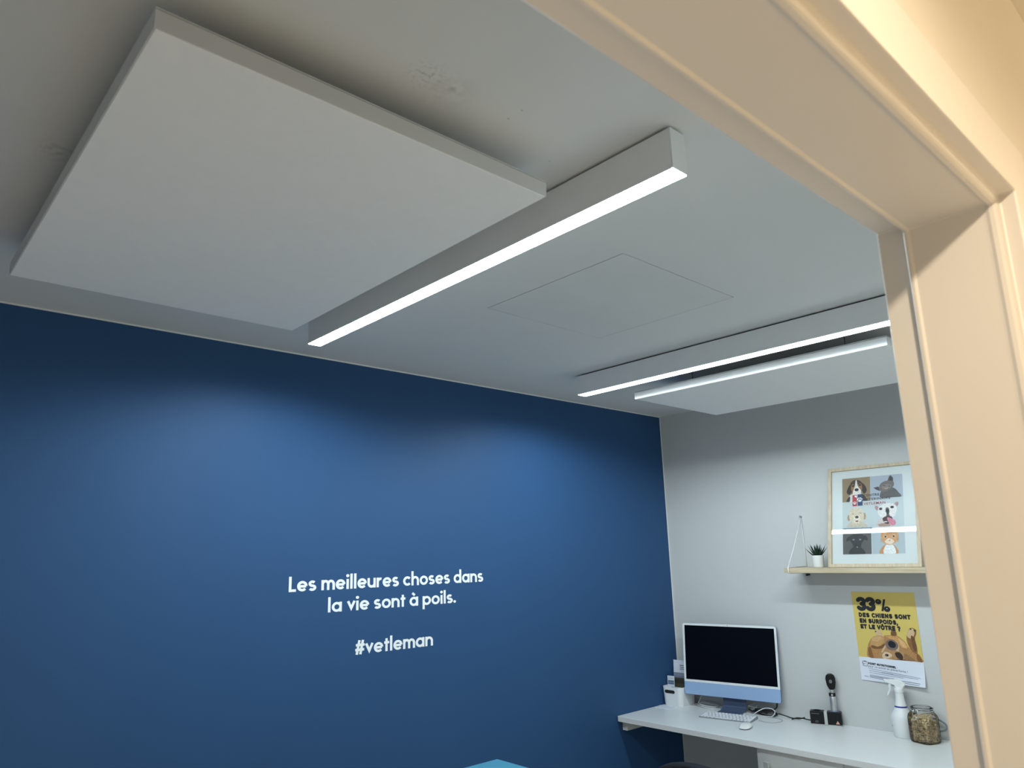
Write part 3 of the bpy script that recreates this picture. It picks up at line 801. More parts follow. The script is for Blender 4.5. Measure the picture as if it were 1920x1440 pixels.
# grey kitten with a tilted head
A = tile(XM, 0, 1, Y1 * .93, (168, 176, 188))
A.blob(cb([(.34, 1), (.34, .70), (.50, .58), (.72, .58), (.86, .78), (.92, 1)]), (92, 88, 88))
A.poly([(.54, .28), (.60, .06), (.65, .02), (.72, .14), (.72, .34)], (84, 78, 78)); A.poly([(.60, .24), (.64, .08), (.68, .18), (.68, .28)], (56, 50, 54))
A.poly([(.10, .52), (.26, .48), (.32, .62), (.30, .68), (.20, .62)], (66, 60, 62))
A.blob([(.28, .60), (.32, .38), (.48, .26), (.70, .28), (.74, .46), (.64, .62), (.48, .72), (.34, .70)], (112, 104, 100))
A.blob([(.36, .50), (.46, .40), (.62, .42), (.66, .52), (.52, .62), (.40, .60)], (132, 122, 116)); A.ell(.44, .46, .04, .016, (46, 42, 44), 20); A.ell(.60, .50, .035, .014, (54, 48, 50), 20)
A.ell(.50, .58, .05, .05, (158, 150, 146)); A.ell(.50, .55, .018, .014, (70, 56, 58))
A.build('portrait', t)
# cream puppy with closed eyes
A = tile(0, Y1, XM, Y2, (190, 198, 198))
A.blob(cb([(.20, 1), (.24, .82), (.50, .74), (.76, .82), (.84, 1)]), (196, 186, 168))
A.ell(.22, .62, .05, .12, (168, 142, 112)); A.ell(.78, .58, .05, .13, (170, 146, 116))
A.blob([(.24, .60), (.26, .38), (.38, .26), (.56, .24), (.70, .34), (.76, .56), (.70, .76), (.50, .86), (.32, .78)], (208, 196, 176))
A.blob([(.40, .62), (.50, .52), (.62, .60), (.62, .76), (.50, .82), (.40, .76)], (222, 212, 196))
A.ell(.51, .60, .065, .05, (58, 46, 46)); A.ell(.37, .475, .05, .010, (104, 84, 70)); A.ell(.64, .455, .05, .010, (104, 84, 70)); A.ell(.51, .755, .06, .022, (110, 80, 84)); A.ell(.51, .785, .035, .014, (206, 160, 160))
A.build('portrait', t)
# white bulldog with its tongue out
A = tile(XM, Y1 * .93, 1, Y2, (188, 198, 202))
A.blob(cb([(.16, 1), (.24, .76), (.50, .66), (.72, .78), (.70, .97), (.40, 1)]), (200, 192, 188)); A.blob([(.22, .92), (.42, .88), (.60, .96), (.50, 1), (.28, 1)], (168, 140, 128))
A.ell(.19, .34, .055, .09, (170, 136, 136), -20); A.ell(.79, .25, .06, .09, (166, 134, 136), 25)
A.blob([(.22, .50), (.26, .32), (.42, .22), (.62, .20), (.78, .30), (.78, .50), (.70, .68), (.48, .72), (.30, .66)], (220, 216, 214))
A.ell(.31, .38, .05, .045, (36, 30, 32)); A.ell(.66, .34, .055, .045, (36, 30, 32))
A.blob([(.46, .50), (.47, .36), (.55, .36), (.58, .52), (.57, .66), (.47, .66)], (84, 78, 82)); A.ell(.515, .45, .058, .05, (26, 24, 28)); A.ell(.40, .585, .085, .115, (226, 222, 220), 12); A.ell(.645, .565, .085, .115, (224, 220, 218), -12); A.ell(.525, .52, .045, .05, (40, 36, 40))
A.blob([(.36, .74), (.44, .66), (.62, .66), (.66, .78), (.58, .90), (.44, .90)], (66, 40, 46)); A.ell(.45, .84, .06, .02, (214, 206, 202))
A.blob([(.50, .70), (.60, .72), (.74, .82), (.74, .94), (.64, .98), (.54, .86)], (206, 130, 148))
A.build('portrait', t)
# dark labrador
A = tile(0, Y3, XM, 1, (86, 84, 82))
A.rect(0, -.12, 1.04, 0.0, (86, 104, 132))
A.blob(cb([(.24, 1), (.30, .76), (.52, .68), (.70, .78), (.76, 1)]), (36, 35, 38)); A.ell(.20, .34, .06, .12, (48, 44, 46), 30); A.ell(.80, .32, .06, .12, (48, 44, 46), -30)
A.blob([(.24, .38), (.30, .18), (.50, .12), (.70, .18), (.76, .36), (.66, .56), (.62, .80), (.50, .86), (.38, .80), (.34, .56)], (44, 41, 44))
A.ell(.38, .38, .045, .036, (120, 124, 132)); A.ell(.61, .38, .045, .036, (120, 124, 132)); A.ell(.50, .64, .09, .07, (32, 30, 34)); A.ell(.51, .70, .03, .022, (150, 142, 140))
A.build('portrait', t)
# ginger kitten
A = tile(XM + .01, Y3 - .02, 1, 1, (172, 184, 190))
A.blob(cb([(.24, 1), (.32, .72), (.50, .62), (.70, .70), (.78, 1)]), (190, 136, 88)); A.blob(cb([(.36, 1), (.40, .70), (.56, .62), (.68, .74), (.70, 1)]), (222, 224, 224))
A.poly([(.30, .24), (.30, .04), (.46, .12)], (196, 150, 106)); A.poly([(.80, .22), (.78, .03), (.62, .10)], (196, 150, 106))
A.blob([(.28, .40), (.30, .18), (.44, .08), (.64, .08), (.78, .18), (.82, .38), (.74, .56), (.54, .66), (.36, .58)], (202, 152, 104))
A.blob([(.40, .50), (.52, .40), (.66, .48), (.66, .58), (.54, .64), (.42, .58)], (226, 206, 186))
for k in (-1, 0, 1): A.poly([(.53 + k * .07 - .012, .08), (.53 + k * .07 + .012, .08), (.53 + k * .05 + .008, .24), (.53 + k * .05 - .008, .24)], (150, 100, 62))
A.ell(.42, .34, .055, .055, (226, 196, 166)); A.ell(.42, .34, .038, .038, (96, 84, 56)); A.ell(.42, .34, .016, .030, (26, 24, 24))
A.ell(.67, .33, .055, .055, (226, 196, 166)); A.ell(.67, .33, .038, .038, (96, 84, 56)); A.ell(.67, .33, .016, .030, (26, 24, 24)); A.ell(.54, .50, .025, .018, (180, 112, 104))
for sx_ in (-1, 1):
    for j in range(3):
        x_ = .54 + sx_ * .20; A.poly([(x_, .44 + .05 * j), (x_ + sx_ * .08, .42 + .05 * j), (x_ + sx_ * .08, .435 + .05 * j)], (158, 106, 66))
A.build('portrait', t)
# clinic logo
A = Art(art_fn, 0.0013, 0.00004)
A.rect(.175, .232, .250, .378, (176, 58, 66)); A.rect(.262, .226, .345, .376, (38, 58, 104))
def paw(cx, cy, r, c=(232, 234, 236)):
    A.ell(cx, cy + r * .45, r * .80, r * .42, c)
    for (dx, dy) in ((-.95, -.15), (-.38, -.62), (.38, -.62), (.95, -.15)): A.ell(cx + dx * r, cy + dy * r * .8, r * .27, r * .30, c)
paw(.300, .295, .036); paw(.212, .338, .024); A.ell(.232, .252, .022, .012, (232, 234, 236), 20)
A.build('logo_emblem', t)
A = Art(art_fn, 0.0013, 0.00004)
A.text('CENTRE', .362, .622, .262, -.032, (40, 42, 52), .012, -.010, 1.1)
A.text('VETERINAIRE', .362, .800, .316, -.032, (40, 42, 52), .012, -.010, 1.1)
A.text('VETLEMAN', .362, .715, .372, -.032, (168, 50, 64), .003, -.010, 1.1)
A.build('logo_lettering', t)

# ------------------------------------------------------------------ all-in-one computer
M_bezel = mat('white_glass_bezel', (0.80, 0.82, 0.82), 0.25, noise=0.004)
M_screen = mat('screen_black', (0.002, 0.0025, 0.005), 0.22, noise=0.0, spec=0.15)
M_chin = mat('light_blue_aluminium', C(150, 178, 216), 0.5, noise=0.01)
M_shell = mat('blue_aluminium', C(88, 118, 160), 0.42, metal=0.25, noise=0.02)
yaw = 0.158; tl = 0.09
t = thing('desktop_computer', 'white and light blue all-in-one computer with a dark screen on the worktop', 'computer', (-0.0918, -0.408, TZ), yaw)
# local axes: screen faces -x, right in the photo is -y; tilt back about y
SW_, SH_ = 0.547, 0.390; zc = 1.0352 - TZ
def sf(u, v, d):   # u right, v up, d towards viewer
    return Vector((-d * math.cos(tl) + v * math.sin(tl), -u, zc + v * math.cos(tl) + d * math.sin(tl)))
def rrect(w_, h_, r, n=5):
    P = []
    for (cx, cy, a0) in ((w_ - r, h_ - r, 0), (-w_ + r, h_ - r, 90), (-w_ + r, -h_ + r, 180), (w_ - r, -h_ + r, 270)):
        P += arc(cx, cy, r, r, a0, a0 + 90, n)
    return P
mb = MB(); mb.prism(rrect(SW_ / 2, SH_ / 2, .012), sf, -0.0115, -0.001); mb.build('back_shell', M_shell, t, bevel=.001)
hb = SH_ / 2; chin = 0.068
mb = MB(); mb.prism([(-SW_ / 2 + .0005, -hb + chin), (SW_ / 2 - .0005, -hb + chin)] + arc(SW_ / 2 - .0125, hb - .0125, .012, .012, 0, 90, 5) + arc(-SW_ / 2 + .0125, hb - .0125, .012, .012, 90, 180, 5), sf, -0.001, 0.0)
mb.build('bezel', M_bezel, t)
mb = MB(); mb.prism([(SW_ / 2 - .0005, -hb + chin - .0004), (-SW_ / 2 + .0005, -hb + chin - .0004)] + arc(-SW_ / 2 + .0125, -hb + .0125, .012, .012, 180, 270, 5) + arc(SW_ / 2 - .0125, -hb + .0125, .012, .012, 270, 360, 5), sf, -0.001, 0.0)
mb.build('chin', M_chin, t)
mb = MB(); mb.add([sf(u, v, .0004) for u, v in ((-SW_ / 2 + .0125, -hb + chin + .0125), (SW_ / 2 - .0125, -hb + chin + .0125), (SW_ / 2 - .0125, hb - .0125), (-SW_ / 2 + .0125, hb - .0125))], [(0, 1, 2, 3)])
mb.build('screen', M_screen, t, fix=False)
mb = MB(); mb.prism(arc(0, hb - .006, .0018, .0018, 0, 345, 14), sf, 0.0001, 0.0004); mb.build('camera_lens', M_ink, t)
M_stand = mat('slate_blue_aluminium', C(88, 102, 132), 0.42, metal=0.3, noise=0.02)
mb = MB(); P = [(.022, .132), (.028, .07), (.020, .02), (-.02, .0045), (-.088, .004)]
vs = []
for x, z in P:
    for dz in (0, .0045):
        for y in (-.066, .066): vs.append((x, y, z + (dz if z < .03 else 0) - (0 if z >= .03 else .0035) + (0) if z < .03 else z) if False else (x + (dz if z > .03 else 0), y, max(0.0005, z - .0035) + (dz if z <= .03 else 0)))
fs = []
for i in range(len(P) - 1):
    a = 4 * i; b = a + 4
    fs += [(a, a + 1, b + 1, b), (a + 2, b + 2, b + 3, a + 3), (a, b, b + 2, a + 2), (a + 1, a + 3, b + 3, b + 1)]
fs += [(0, 2, 3, 1), (len(vs) - 4, len(vs) - 3, len(vs) - 1, len(vs) - 2)]
mb.add(vs, fs); mb.build('stand', M_stand, t)

# ------------------------------------------------------------------ keyboard with single keys
M_alu = mat('shade_darkened_aluminium', (0.30, 0.31, 0.33), 0.4, metal=0.5, noise=0.01)  # darker than silver: shade between the keys is put into the colour
M_key = mat('white_key', (0.80, 0.82, 0.86), 0.5, noise=0.004)
kyaw = 0.19
t = thing('keyboard', 'slim white keyboard with silver edges lying before the computer', 'keyboard', (-0.250, -0.470, TZ + .0003), kyaw)
KL, KD = 0.279, 0.115
def kf(u, v, h):    # u right (photo), v away from the user 0..KD, wedge rising to the back
    return Vector((v - KD / 2, -(u - KL / 2), .0045 + .0075 * v / KD + h))
mb = MB(); mb.add([kf(0, 0, 0), kf(KL, 0, 0), kf(KL, KD, 0), kf(0, KD, 0), (-KD / 2, KL / 2, 0), (-KD / 2, -KL / 2, 0), (KD / 2, -KL / 2, 0), (KD / 2, KL / 2, 0)],
                  [(0, 1, 2, 3), (7, 6, 5, 4), (0, 4, 5, 1), (1, 5, 6, 2), (2, 6, 7, 3), (3, 7, 4, 0)])
mb.build('case', M_alu, t, bevel=.0012)
rows = [[1] * 3 + [1.25, 5.1, 1.25, 1, 1, 1, 1], [2.3] + [1] * 10 + [2.3], [1.8] + [1] * 11 + [1.8], [1.5] + [1] * 12 + [1.1], [1] * 13 + [1.6], [1.5] + [1] * 12 + [1.1]]
gap = .0044; v0 = .003; rh = (KD - .006) / 6
for ri, row in enumerate(rows):
    tot = sum(row); uw = (KL - .006) / tot; u = .003; vv0 = v0 + ri * rh
    for kw in row:
        mb = MB(); a0, a1 = u + gap / 2, u + kw * uw - gap / 2; b0, b1 = vv0 + gap / 2, vv0 + rh - gap / 2
        mb.add([kf(a0, b0, .0002), kf(a1, b0, .0002), kf(a1, b1, .0002), kf(a0, b1, .0002), kf(a0 + .0004, b0 + .0004, .0022), kf(a1 - .0004, b0 + .0004, .0022), kf(a1 - .0004, b1 - .0004, .0022), kf(a0 + .0004, b1 - .0004, .0022)],
               [(3, 2, 1, 0), (4, 5, 6, 7), (0, 1, 5, 4), (1, 2, 6, 5), (2, 3, 7, 6), (3, 0, 4, 7)])
        mb.build('key', M_key, t); u += kw * uw

# ------------------------------------------------------------------ mouse
t = thing('computer_mouse', 'white rounded computer mouse in front of the keyboard', 'mouse', (-0.388, -0.652, TZ + .0003), kyaw + .1)
mb = MB(); vs = []; N1, N2 = 28, 9
for j in range(N2):
    q = j / (N2 - 1)
    for k in range(N1):
        a = 2 * PI * k / N1; s_ = (abs(math.cos(a)) ** 2.6 + abs(math.sin(a)) ** 2.6) ** (-1 / 2.6)
        rr = math.cos(q * PI / 2) ** .45 if q < 1 else 0.02
        x = .0565 * s_ * math.cos(a) * rr; y = .0285 * s_ * math.sin(a) * rr
        vs.append((x, y, .006 + (.0165 - 1.6 * max(0, -x) ** 1.6) * math.sin(q * PI / 2)))
fs = [(j * N1 + k, j * N1 + (k + 1) % N1, (j + 1) * N1 + (k + 1) % N1, (j + 1) * N1 + k) for j in range(N2 - 1) for k in range(N1)]
fs.append(tuple((N2 - 1) * N1 + k for k in range(N1))); fs.append(tuple(range(N1 - 1, -1, -1)))
mb.add(vs, fs, sm=True); mb.build('shell', M_bezel, t)
mb = MB(); mb.lathe([(.90, 0), (1.0, .006)], 28, (0, 0, 0), sq=2.6, sx=.054, sy=.027); mb.build('base', M_alu, t)

# ------------------------------------------------------------------ white storage bin with leaflets
M_bin = mat('white_bin_plastic', (0.80, 0.82, 0.83), 0.4, noise=0.006)
BX, BY = -0.106, -0.0695
t = thing('storage_bin', 'white plastic storage bin with a slot handle standing in the corner of the worktop', 'bin', (BX, BY, TZ + .0003), 0.03)
def bin_pt(a, b, s_, z): return (a * s_, b * s_, z)
hx, hy, bh = .082, .066, .104
def bring(s_, z, inset=0.0, n=6):
    r = .026; P = []
    for (cx, cy, a0) in ((hx - r, hy - r, 0), (-hx + r, hy - r, 90), (-hx + r, -hy + r, 180), (hx - r, -hy + r, 270)):
        P += arc(cx, cy, r, r, a0, a0 + 90, n)
    return [(x * s_ - math.copysign(inset, x), y * s_ - math.copysign(inset, y), z) for x, y in P]
mb = MB(); secs = [bring(.90, 0), bring(.93, .012), bring(1.0, bh), bring(1.0, bh, .003), bring(.93, .016, .003), bring(.90, .006, .003)]
N = len(secs[0]); vs = [p for s_ in secs for p in s_]; fs = []
for i in range(len(secs) - 1):
    for k in range(N): fs.append((i * N + k, i * N + (k + 1) % N, (i + 1) * N + (k + 1) % N, (i + 1) * N + k))
fs.append(tuple(range(N - 1, -1, -1))); fs.append(tuple((len(secs) - 1) * N + k for k in range(N)))
mb.add(vs, fs, sm=False); mb.build('body', M_bin, t)
xs_ = -hx * .985
mb = MB()
sl = arc(-.030, .0, .009, .009, 90, 270, 10) + arc(.030 - .012, 0, .009, .009, -90, 90, 10)
mb.prism([(-(a) + .004, b + .078) for a, b in sl], lambda a, b, d: (-hx * (.925 + .075 * b / bh) - d, a, b), -0.0005, 0.0012); mb.build('handle_slot', M_ink, t)

def leaflet(name, label, x, y, z, wd, ht, lean, rz, layout, lab_cat='leaflet'):
    t = thing(name, label, lab_cat, (x, y, z), rz)
    cl_, sl_ = math.cos(lean), math.sin(lean)
    fn = lambda u, v, d: (v * sl_ - d * cl_, wd / 2 - u, v * cl_ + d * sl_)
    mb = MB(); mb.prism([(0, 0), (wd, 0), (wd, ht), (0, ht)], fn, -.0016, 0.0); mb.build('sheet', M_paper, t)
    A = Art(fn, .0001, .00005)
    for q in layout: A.poly([(q[0] * wd, q[1] * ht), (q[2] * wd, q[1] * ht), (q[2] * wd, q[3] * ht), (q[0] * wd, q[3] * ht)], q[4])
    A.build('print', t); return t
GB = (40, 44, 56)
leaflet('leaflet', 'tall white leaflet with a landscape photo standing in the white bin', -0.082, -0.060, TZ + .014, .086, .226, .08, 0.04,
        [(0, .56, 1, .69, (142, 146, 168)), (0, .56, 1, .61, (124, 126, 148)), (0, .30, 1, .562, (78, 76, 58)), (.08, .42, .9, .52, (58, 56, 44)), (.50, .865, 1, .880, GB), (.50, .820, 1, .835, GB), (.50, .775, 1, .790, GB), (.50, .735, 1, .742, (150, 152, 164))])
leaflet('leaflet_card', 'short pale card with grey blue stripes standing in the left of the white bin', -0.134, -0.034, TZ + .044, .046, .112, .06, 0.06,
        [(.06, .58, .95, .78, (92, 116, 142)), (.06, .66, .95, .685, (150, 170, 188)), (.1, .86, .9, .875, (150, 152, 150)), (.1, .92, .8, .932, (160, 160, 156))])
leaflet('envelope', 'dark blue folded card lying low in the white bin', -0.150, -0.078, TZ + .014, .070, .086, .10, -0.02,
        [(0, 0, 1, .97, (34, 52, 92)), (.3, .86, .9, .93, (190, 176, 204))], 'card')
mb = MB(); mb.box(-.035, .035, -.045, .045, 0, .0025)
o = single('paper_stack', mb, M_paper, 'thin stack of white papers lying beside the bin along the blue wall', 'paper', (-0.236, -0.056, TZ + .0003), 0.15)

# ------------------------------------------------------------------ cables behind the computer
M_cable = mat('white_cable', (0.62, 0.64, 0.65), 0.5)
M_bcable = mat('black_cable', (0.012, 0.012, 0.014), 0.5)
pts = []
for k in range(70):
    a = k / 69 * 2 * PI * 3.2; r = .050 + .006 * math.sin(a * .31 + 1)
    pts.append((-.062 + r * .85 * math.cos(a), -.232 + r * 1.15 * math.sin(a), TZ + .003 + .012 * k / 69 + .006 * math.sin(a)))
mb = MB(); mb.tube(pts, .0024, 6)
single('cable_coil', mb, M_cable, 'coiled white cable between the bin and the computer stand', 'cable')
mb = MB(); mb.tube(smooth_path([(-.035, -.195, TZ + .10), (-.050, -.178, TZ + .045), (-.062, -.162, TZ + .005), (-.07, -.185, TZ + .003)], 8), .0028, 6)
single('power_lead', mb, M_cable, 'white lead running straight down to the cable coil beside the bin', 'cable')
mb = MB(); mb.tube(smooth_path([(-.170, -.566, TZ + .012), (-.140, -.572, TZ + .026), (-.105, -.600, TZ + .044), (-.085, -.630, TZ + .044), (-.085, -.650, TZ + .030), (-.10, -.640, TZ + .010), (-.09, -.60, TZ + .003), (-.10, -.52, TZ + .003), (-.11, -.44, TZ + .003)], 8), .0026, 6)
single('keyboard_cable', mb, M_cable, 'white cable arching up from the right end of the keyboard', 'cable')
mb = MB(); mb.tube(smooth_path([(-.195, -.615, TZ + .002), (-.215, -.660, TZ + .002), (-.200, -.700, TZ + .002), (-.150, -.715, TZ + .002), (-.105, -.695, TZ + .002), (-.09, -.640, TZ + .002)], 8), .0016, 6)
single('thin_cable', mb, mat('grey_cable', (.42, .44, .45), .5), 'thin grey cable looped flat on the worktop right of the keyboard', 'cable')
mb = MB(); mb.tube(smooth_path([(-.03, -.535, TZ + .055), (-.035, -.505, TZ + .022), (-.045, -.486, TZ + .003)], 8), .0018, 6)
single('crossing_lead', mb, M_cable, 'thin white lead right of the stand, slanting steeply down', 'cable')
mb = MB(); mb.tube(smooth_path([(-.02, -.515, TZ + .055), (-.028, -.47, TZ + .032), (-.03, -.465, TZ + .028), (-.03, -.50, TZ + .028), (-.035, -.545, TZ + .014)], 8), .0018, 6)
single('bent_lead', mb, M_cable, 'white lead bent into a hook right of the computer stand', 'cable')
mb = MB()
pts = []
for k in range(60):
    a = k / 59 * 2 * PI * 2.6
    pts.append((-.055 + .022 * math.cos(a), -.575 + .062 * math.sin(a) - .01 * math.sin(a * .5), TZ + .006 + .022 * k / 59 + .006 * math.sin(a * 1.3)))
mb.tube(pts, .0042, 6)
mb.tube(smooth_path([(-.035, -.640, TZ + .075), (-.035, -.635, TZ + .045), (-.045, -.615, TZ + .03), (-.05, -.58, TZ + .03)], 6), .0042, 6)
mb.tube(smooth_path([(-.05, -.56, TZ + .02), (-.07, -.52, TZ + .012), (-.06, -.485, TZ + .02), (-.05, -.50, TZ + .006)], 6), .0040, 6)
single('black_cable_bundle', mb, M_bcable, 'bundle of black cables on the worktop behind the keyboard', 'cable')
mb = MB(); mb.tube(smooth_path([(-.060, -.655, TZ + .020), (-.055, -.690, TZ + .012), (-.052, -.722, TZ + .006), (-.054, -.765, TZ + .008), (-.052, -.795, TZ + .017)], 7), .0032, 6)
mb.tube(smooth_path([(-.075, -.735, TZ + .004), (-.055, -.750, TZ + .010), (-.05, -.78, TZ + .011), (-.055, -.82, TZ + .010), (-.062, -.8535, TZ + .012)], 7), .0032, 6)
single('charger_cable', mb, M_bcable, 'black cable with a folded loop running to the black charger', 'cable')

# ------------------------------------------------------------------ charger and ophthalmoscope
M_gloss = mat('black_gloss_plastic', (0.007, 0.007, 0.009), 0.35, noise=0.05, spec=0.3)
M_grey = mat('grey_plastic', (0.16, 0.165, 0.17), 0.5)
M_light = mat('light_grey_plastic', (0.52, 0.52, 0.51), 0.5)
cyaw = 0.36
t = thing('instrument_charger', 'black two bay charging base with a grey centre strip on the worktop', 'charger', (-0.052, -0.908, TZ + .0003), -(-cyaw))
t.rotation_euler = (0, 0, cyaw)
CW, CD, CH = .146, .050, .064
mb = MB(); mb.box(-CD / 2, CD / 2, .0075, CW / 2, .004, CH); mb.build('charging_bay', M_gloss, t, bevel=.003, seg=3)
mb = MB(); mb.box(-CD / 2, CD / 2, -CW / 2, -.0075, .004, CH); mb.build('charging_bay', M_gloss, t, bevel=.003, seg=3)
mb = MB(); mb.box(-CD / 2 - .0006, CD / 2, -.0072, .0072, .002, CH + .0003); mb.build('centre_strip', M_light, t)
mb = MB(); mb.box(-CD / 2 + .003, CD / 2 - .003, -CW / 2 + .004, CW / 2 - .004, 0, .004); mb.build('foot', M_light, t)
mb = MB(); mb.lathe([(.022, 0), (.022, .0015), (.017, .0015), (.016, -.001)], 26, (0, .040, CH)); mb.build('socket', M_black, t)
M_bring = mat('blue_grey_ring', C(110, 120, 150), .4)
mb = MB(); mb.lathe([(.022, 0), (.022, .003), (.0165, .003), (.016, 0)], 26, (0, -.040, CH)); mb.build('charging_ring', M_bring, t)
mb = MB()
for a0, a1, z in ((.030, .066, .052), (.036, .052, .012), (.036, .050, .017)):
    mb.box(-CD / 2 - .0005, -CD / 2 + .0004, a0, a1, z, z + .0024)
    mb.build('printed_mark', M_grey, t); mb = MB()
mb = MB(); mb.prism([(-.062, .009), (-.044, .009), (-.053, .025)], lambda a, b, d: (-CD / 2 - d, a, b), -.0003, .0006); mb.build('triangle_mark', mat('salmon_print', C(226, 170, 150), .5), t)
Rz = Matrix.Rotation(cyaw, 3, 'Z'); pos = Vector((-0.052, -0.908, TZ)) + Rz @ Vector((0, -.040, CH + .0008))
t = thing('ophthalmoscope', 'black headed ophthalmoscope with a steel handle standing in the charger', 'medical instrument', pos, cyaw)
mb = MB(); mb.lathe([(.0145, -.004), (.0150, 0), (.0150, 0.0710), (.0140, 0.0730)], 24, (0, 0, 0)); mb.build('handle', mat('satin_chrome', (.60, .61, .62), .32, metal=.85), t)
mb = MB(); mb.lathe([(.0150, 0.0730), (.0160, 0.0750), (.0160, 0.0860), (.0150, 0.0880)], 24); mb.build('collar', M_gloss, t)
mb = MB(); mb.lathe([(.0045, 0), (.0045, .0006)], 12, (0, 0, 0)); vs = mb.v; mb.v = [(-.0163 - z, x, y + 0.0805) for x, y, z in vs]; mb.build('power_mark', M_light, t)
mb = MB(); mb.lathe([(.0095, 0.0880), (.0085, 0.0900), (.0085, 0.1020), (.0100, 0.1040)], 20); mb.build('neck', M_steel, t)
mb = MB(); outl = [(-.008, 0.1040), (.010, 0.1040), (.017, 0.1110), (.0225, 0.1370), (.0225, 0.1590), (.017, 0.1750), (.004, 0.1810), (-.012, 0.1790), (-.021, 0.1700), (-.0235, 0.1550), (-.020, 0.1270), (-.013, 0.1100)]
mb.prism([(-a, b) for a, b in outl], lambda a, b, d: (d, a, b), -.014, .014); mb.build('head', M_gloss, t, bevel=.006, seg=4)
mb = MB(); mb.prism(arc(0, 0.1450, .0075, .009, 0, 345, 20), lambda a, b, d: (-.0148 - d, a, b), -.001, .0012); mb.build('lens_window', M_grey, t, bevel=.0006)

# ------------------------------------------------------------------ spray bottle
M_spray = mat('white_translucent_plastic', (0.82, 0.84, 0.84), 0.38, noise=0.006)
t = thing('spray_bottle', 'white spray bottle with a trigger head standing behind the jar of kibble', 'spray bottle', (-0.062, -1.2785, TZ + .0003), 0)
mb = MB(); mb.lathe([(0, .0), (.042, 0), (.0450, .004), (.0465, .050), (.0485, .072), (.0490, .086), (.046, .096), (.034, .116), (.0260, .132), (.0215, .150), (.0185, .170), (.0172, .192), (.0172, .197)], 36); mb.build('bottle', M_spray, t)
mb = MB(); mb.lathe([(.0268, .131), (.0272, .1315), (.0258, .1365), (.0254, .137)], 36); bd = mb.build('blue_band', mat('blue_print', C(40, 40, 150), .5), t)
mb = MB(); mb.lathe([(.0176, .194), (.0186, .196), (.0186, .212), (.0150, .218), (.0130, .222)], 24); mb.build('screw_collar', M_spray, t)
mb = MB()
P = [(.056, .240), (.056, .250), (.040, .2515), (.000, .2535), (-.022, .246), (-.034, .232), (-.026, .226), (-.016, .205), (.012, .205), (.014, .226), (.044, .236)]
mb.prism(P, lambda a, b, d: (d, a, b), -.010, .010); mb.build('spray_head', M_spray, t, bevel=.003, seg=3)
mb = MB(); mb.tube([(0, .052, .2455), (0, .062, .2460)], .0065, 14); mb.build('nozzle', M_spray, t)
mb = MB(); mb.tube(smooth_path([(0, .036, .238), (0, .038, .222), (0, .040, .205), (0, .048, .186), (0, .053, .178)], 6), [.0065] * 10 + [.005] * 10 + [.004] * 5, 10); mb.build('trigger', M_spray, t)
mb = MB()
for k in range(5):
    a = math.radians(118 + 3.6 * k); 
    b = math.radians(118 + 3.6 * k + 2.2); r = .0482
    mb.add([(r * math.cos(a), r * math.sin(a), .046), (r * math.cos(b), r * math.sin(b), .046), (r * math.cos(b), r * math.sin(b), .054), (r * math.cos(a), r * math.sin(a), .054)], [(0, 1, 2, 3)])
mb.build('printed_mark', M_grey_ink, t)

# ------------------------------------------------------------------ kibble jar
M_glass = glass('jar_glass', (.985, .99, .988), 1.38, .03)
JX, JY = -0.100, -1.3815
jr = 0.0525
t = thing('clip_top_jar', 'square glass clip-top jar full of dog kibble in front of the spray bottle', 'jar', (JX, JY, TZ + .0003), -0.30)
jp = [(jr * .86, 0), (jr * .97, .006), (jr, .02), (jr, .105), (jr * .94, .118), (jr * .80, .128), (jr * .78, .134)]
mb = MB(); mb.lathe(jp[:1] + jp, 40, sq=4.2); mb.build('glass_body', M_glass, t)
mb = MB(); mb.lathe([(jr * .86, .1395), (jr * .88, .141), (jr * .88, .149), (jr * .74, .153), (jr * .60, .155), (0.0001, .155)], 40); mb.build('lid', M_glass, t)
mb = MB(); mb.tube([(jr * .865 * math.cos(a * PI / 18), jr * .865 * math.sin(a * PI / 18), .1365) for a in range(36)], .0024, 8, closed=True)
mb.build('gasket', M_light, t)
mb = MB()
mb.tube([(jr * .90 * math.cos(a * PI / 18), jr * .90 * math.sin(a * PI / 18), .1455) for a in range(36)], .0015, 6, closed=True)
mb.tube([(jr * .84 * math.cos(a * PI / 18), jr * .84 * math.sin(a * PI / 18), .130) for a in range(36)], .0015, 6, closed=True)
ca = math.radians(188)
for sg in (-.010, .010):
    bx = jr * .92 * math.cos(ca) ; by = jr * .92 * math.sin(ca)
    tx, ty = -math.sin(ca), math.cos(ca)
    ox, oy = math.cos(ca), math.sin(ca)
    mb.tube(smooth_path([(bx + tx * sg, by + ty * sg, .1455), (bx + tx * sg + ox * .008, by + ty * sg + oy * .008, .134), (bx + tx * sg * 1.2 + ox * .012, by + ty * sg * 1.2 + oy * .012, .110), (bx + tx * sg * .6 + ox * .012, by + ty * sg * .6 + oy * .012, .098)], 6), .0014, 6)
mb.tube([(bx + tx * -.009, by + ty * -.009, .143), (bx + tx * .009, by + ty * .009, .143)], .004, 10)
mb.tube([(bx + ox * .010 + tx * -.009, by + oy * .010 + ty * -.009, .112), (bx + ox * .010 + tx * .009, by + oy * .010 + ty * .009, .112)], .0018, 8)
mb.build('wire_clasp', M_steel, t)
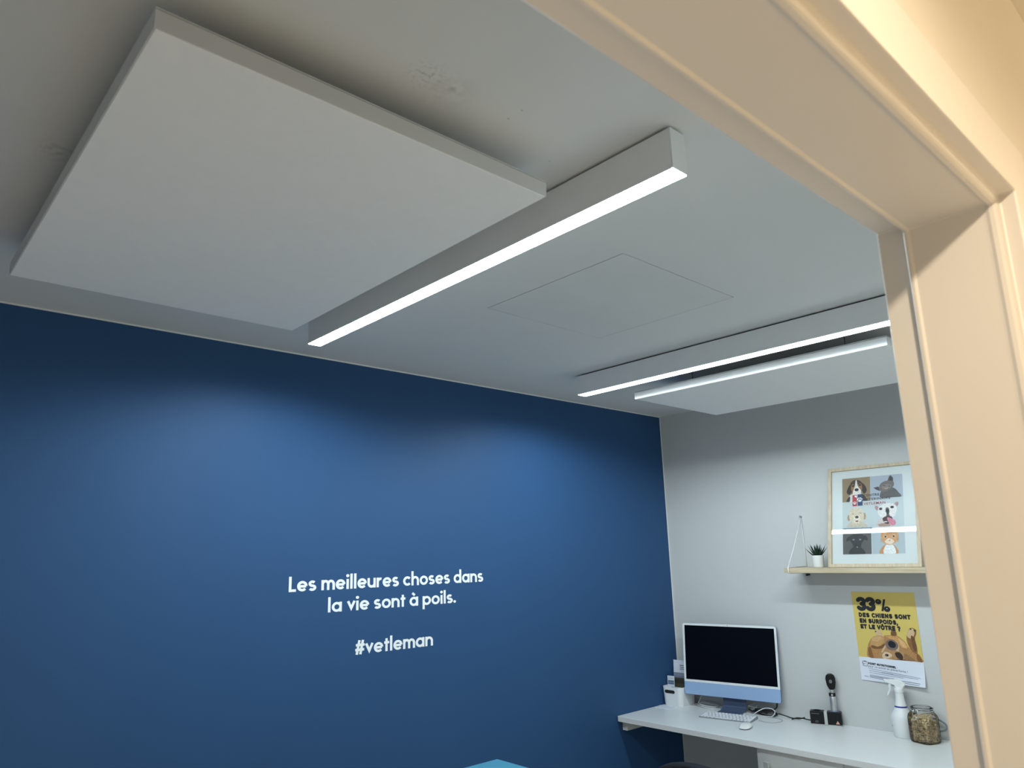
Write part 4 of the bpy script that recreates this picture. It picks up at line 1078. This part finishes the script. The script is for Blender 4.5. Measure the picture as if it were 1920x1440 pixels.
# kibble: far too many crumbs to count -> one object
M_kib = mat('kibble_brown', (0.68, 0.53, 0.32), 0.8, noise=0.40, scale=70)
mb = MB(); rnd = random.Random(3)
def lump(c, s_):
    A3 = Matrix.Rotation(rnd.uniform(0, 6.28), 3, 'X') @ Matrix.Rotation(rnd.uniform(0, 6.28), 3, 'Y')
    vs = []; fs = []
    n1 = 7
    for j, (rr, zz) in enumerate(((.55, -.42), (1, -.15), (1, .15), (.55, .42))):
        for k in range(n1):
            a = 2 * PI * k / n1; vs.append(Vector(c) + A3 @ Vector((rr * s_ * math.cos(a) * (1 + .12 * math.sin(3 * a)), rr * s_ * .85 * math.sin(a), zz * s_)))
    for j in range(3):
        for k in range(n1): fs.append((j * n1 + k, j * n1 + (k + 1) % n1, (j + 1) * n1 + (k + 1) % n1, (j + 1) * n1 + k))
    fs.append(tuple(range(n1 - 1, -1, -1))); fs.append(tuple(3 * n1 + k for k in range(n1)))
    mb.add(vs, fs)
half = jr - .0100
zk = .0105
while zk < .112:
    sp = .0112
    sh = half if zk < .098 else half * .84
    nx = int(2 * sh / sp)
    for i in range(nx + 1):
        for j in range(nx + 1):
            x = -sh + 2 * sh * i / nx; y = -sh + 2 * sh * j / nx
            if (abs(x) ** 4.2 + abs(y) ** 4.2) ** (1 / 4.2) > sh + .0005: continue
            if max(abs(x), abs(y)) < sh - .022 and zk < .090: continue
            lump((x + rnd.uniform(-.0016, .0016) * .8, y + rnd.uniform(-.0016, .0016) * .8, zk + rnd.uniform(-.002, .002)), rnd.uniform(.0062, .0080))
    zk += .0098
kb = mb.build('kibble', M_kib, None); kb.location = (JX, JY, TZ + .0003); kb.rotation_euler = (0, 0, -.30)
tag(kb, 'small brown dog kibble filling the clip-top glass jar', 'pet food'); kb['kind'] = 'stuff'
# grey loop lying behind the jar
mb = MB(); mb.tube(smooth_path([(-.026, -1.385, TZ + .088), (-.026, -1.408, TZ + .092), (-.026, -1.430, TZ + .086), (-.026, -1.448, TZ + .073), (-.027, -1.452, TZ + .060), (-.029, -1.444, TZ + .048), (-.030, -1.426, TZ + .042), (-.030, -1.412, TZ + .030), (-.030, -1.405, TZ + .0045)], 7), .0042, 8)
single('tubing_loop', mb, mat('grey_tubing', (.22, .24, .24), .4), 'loop of grey tubing against the wall behind the jar of kibble', 'tube')
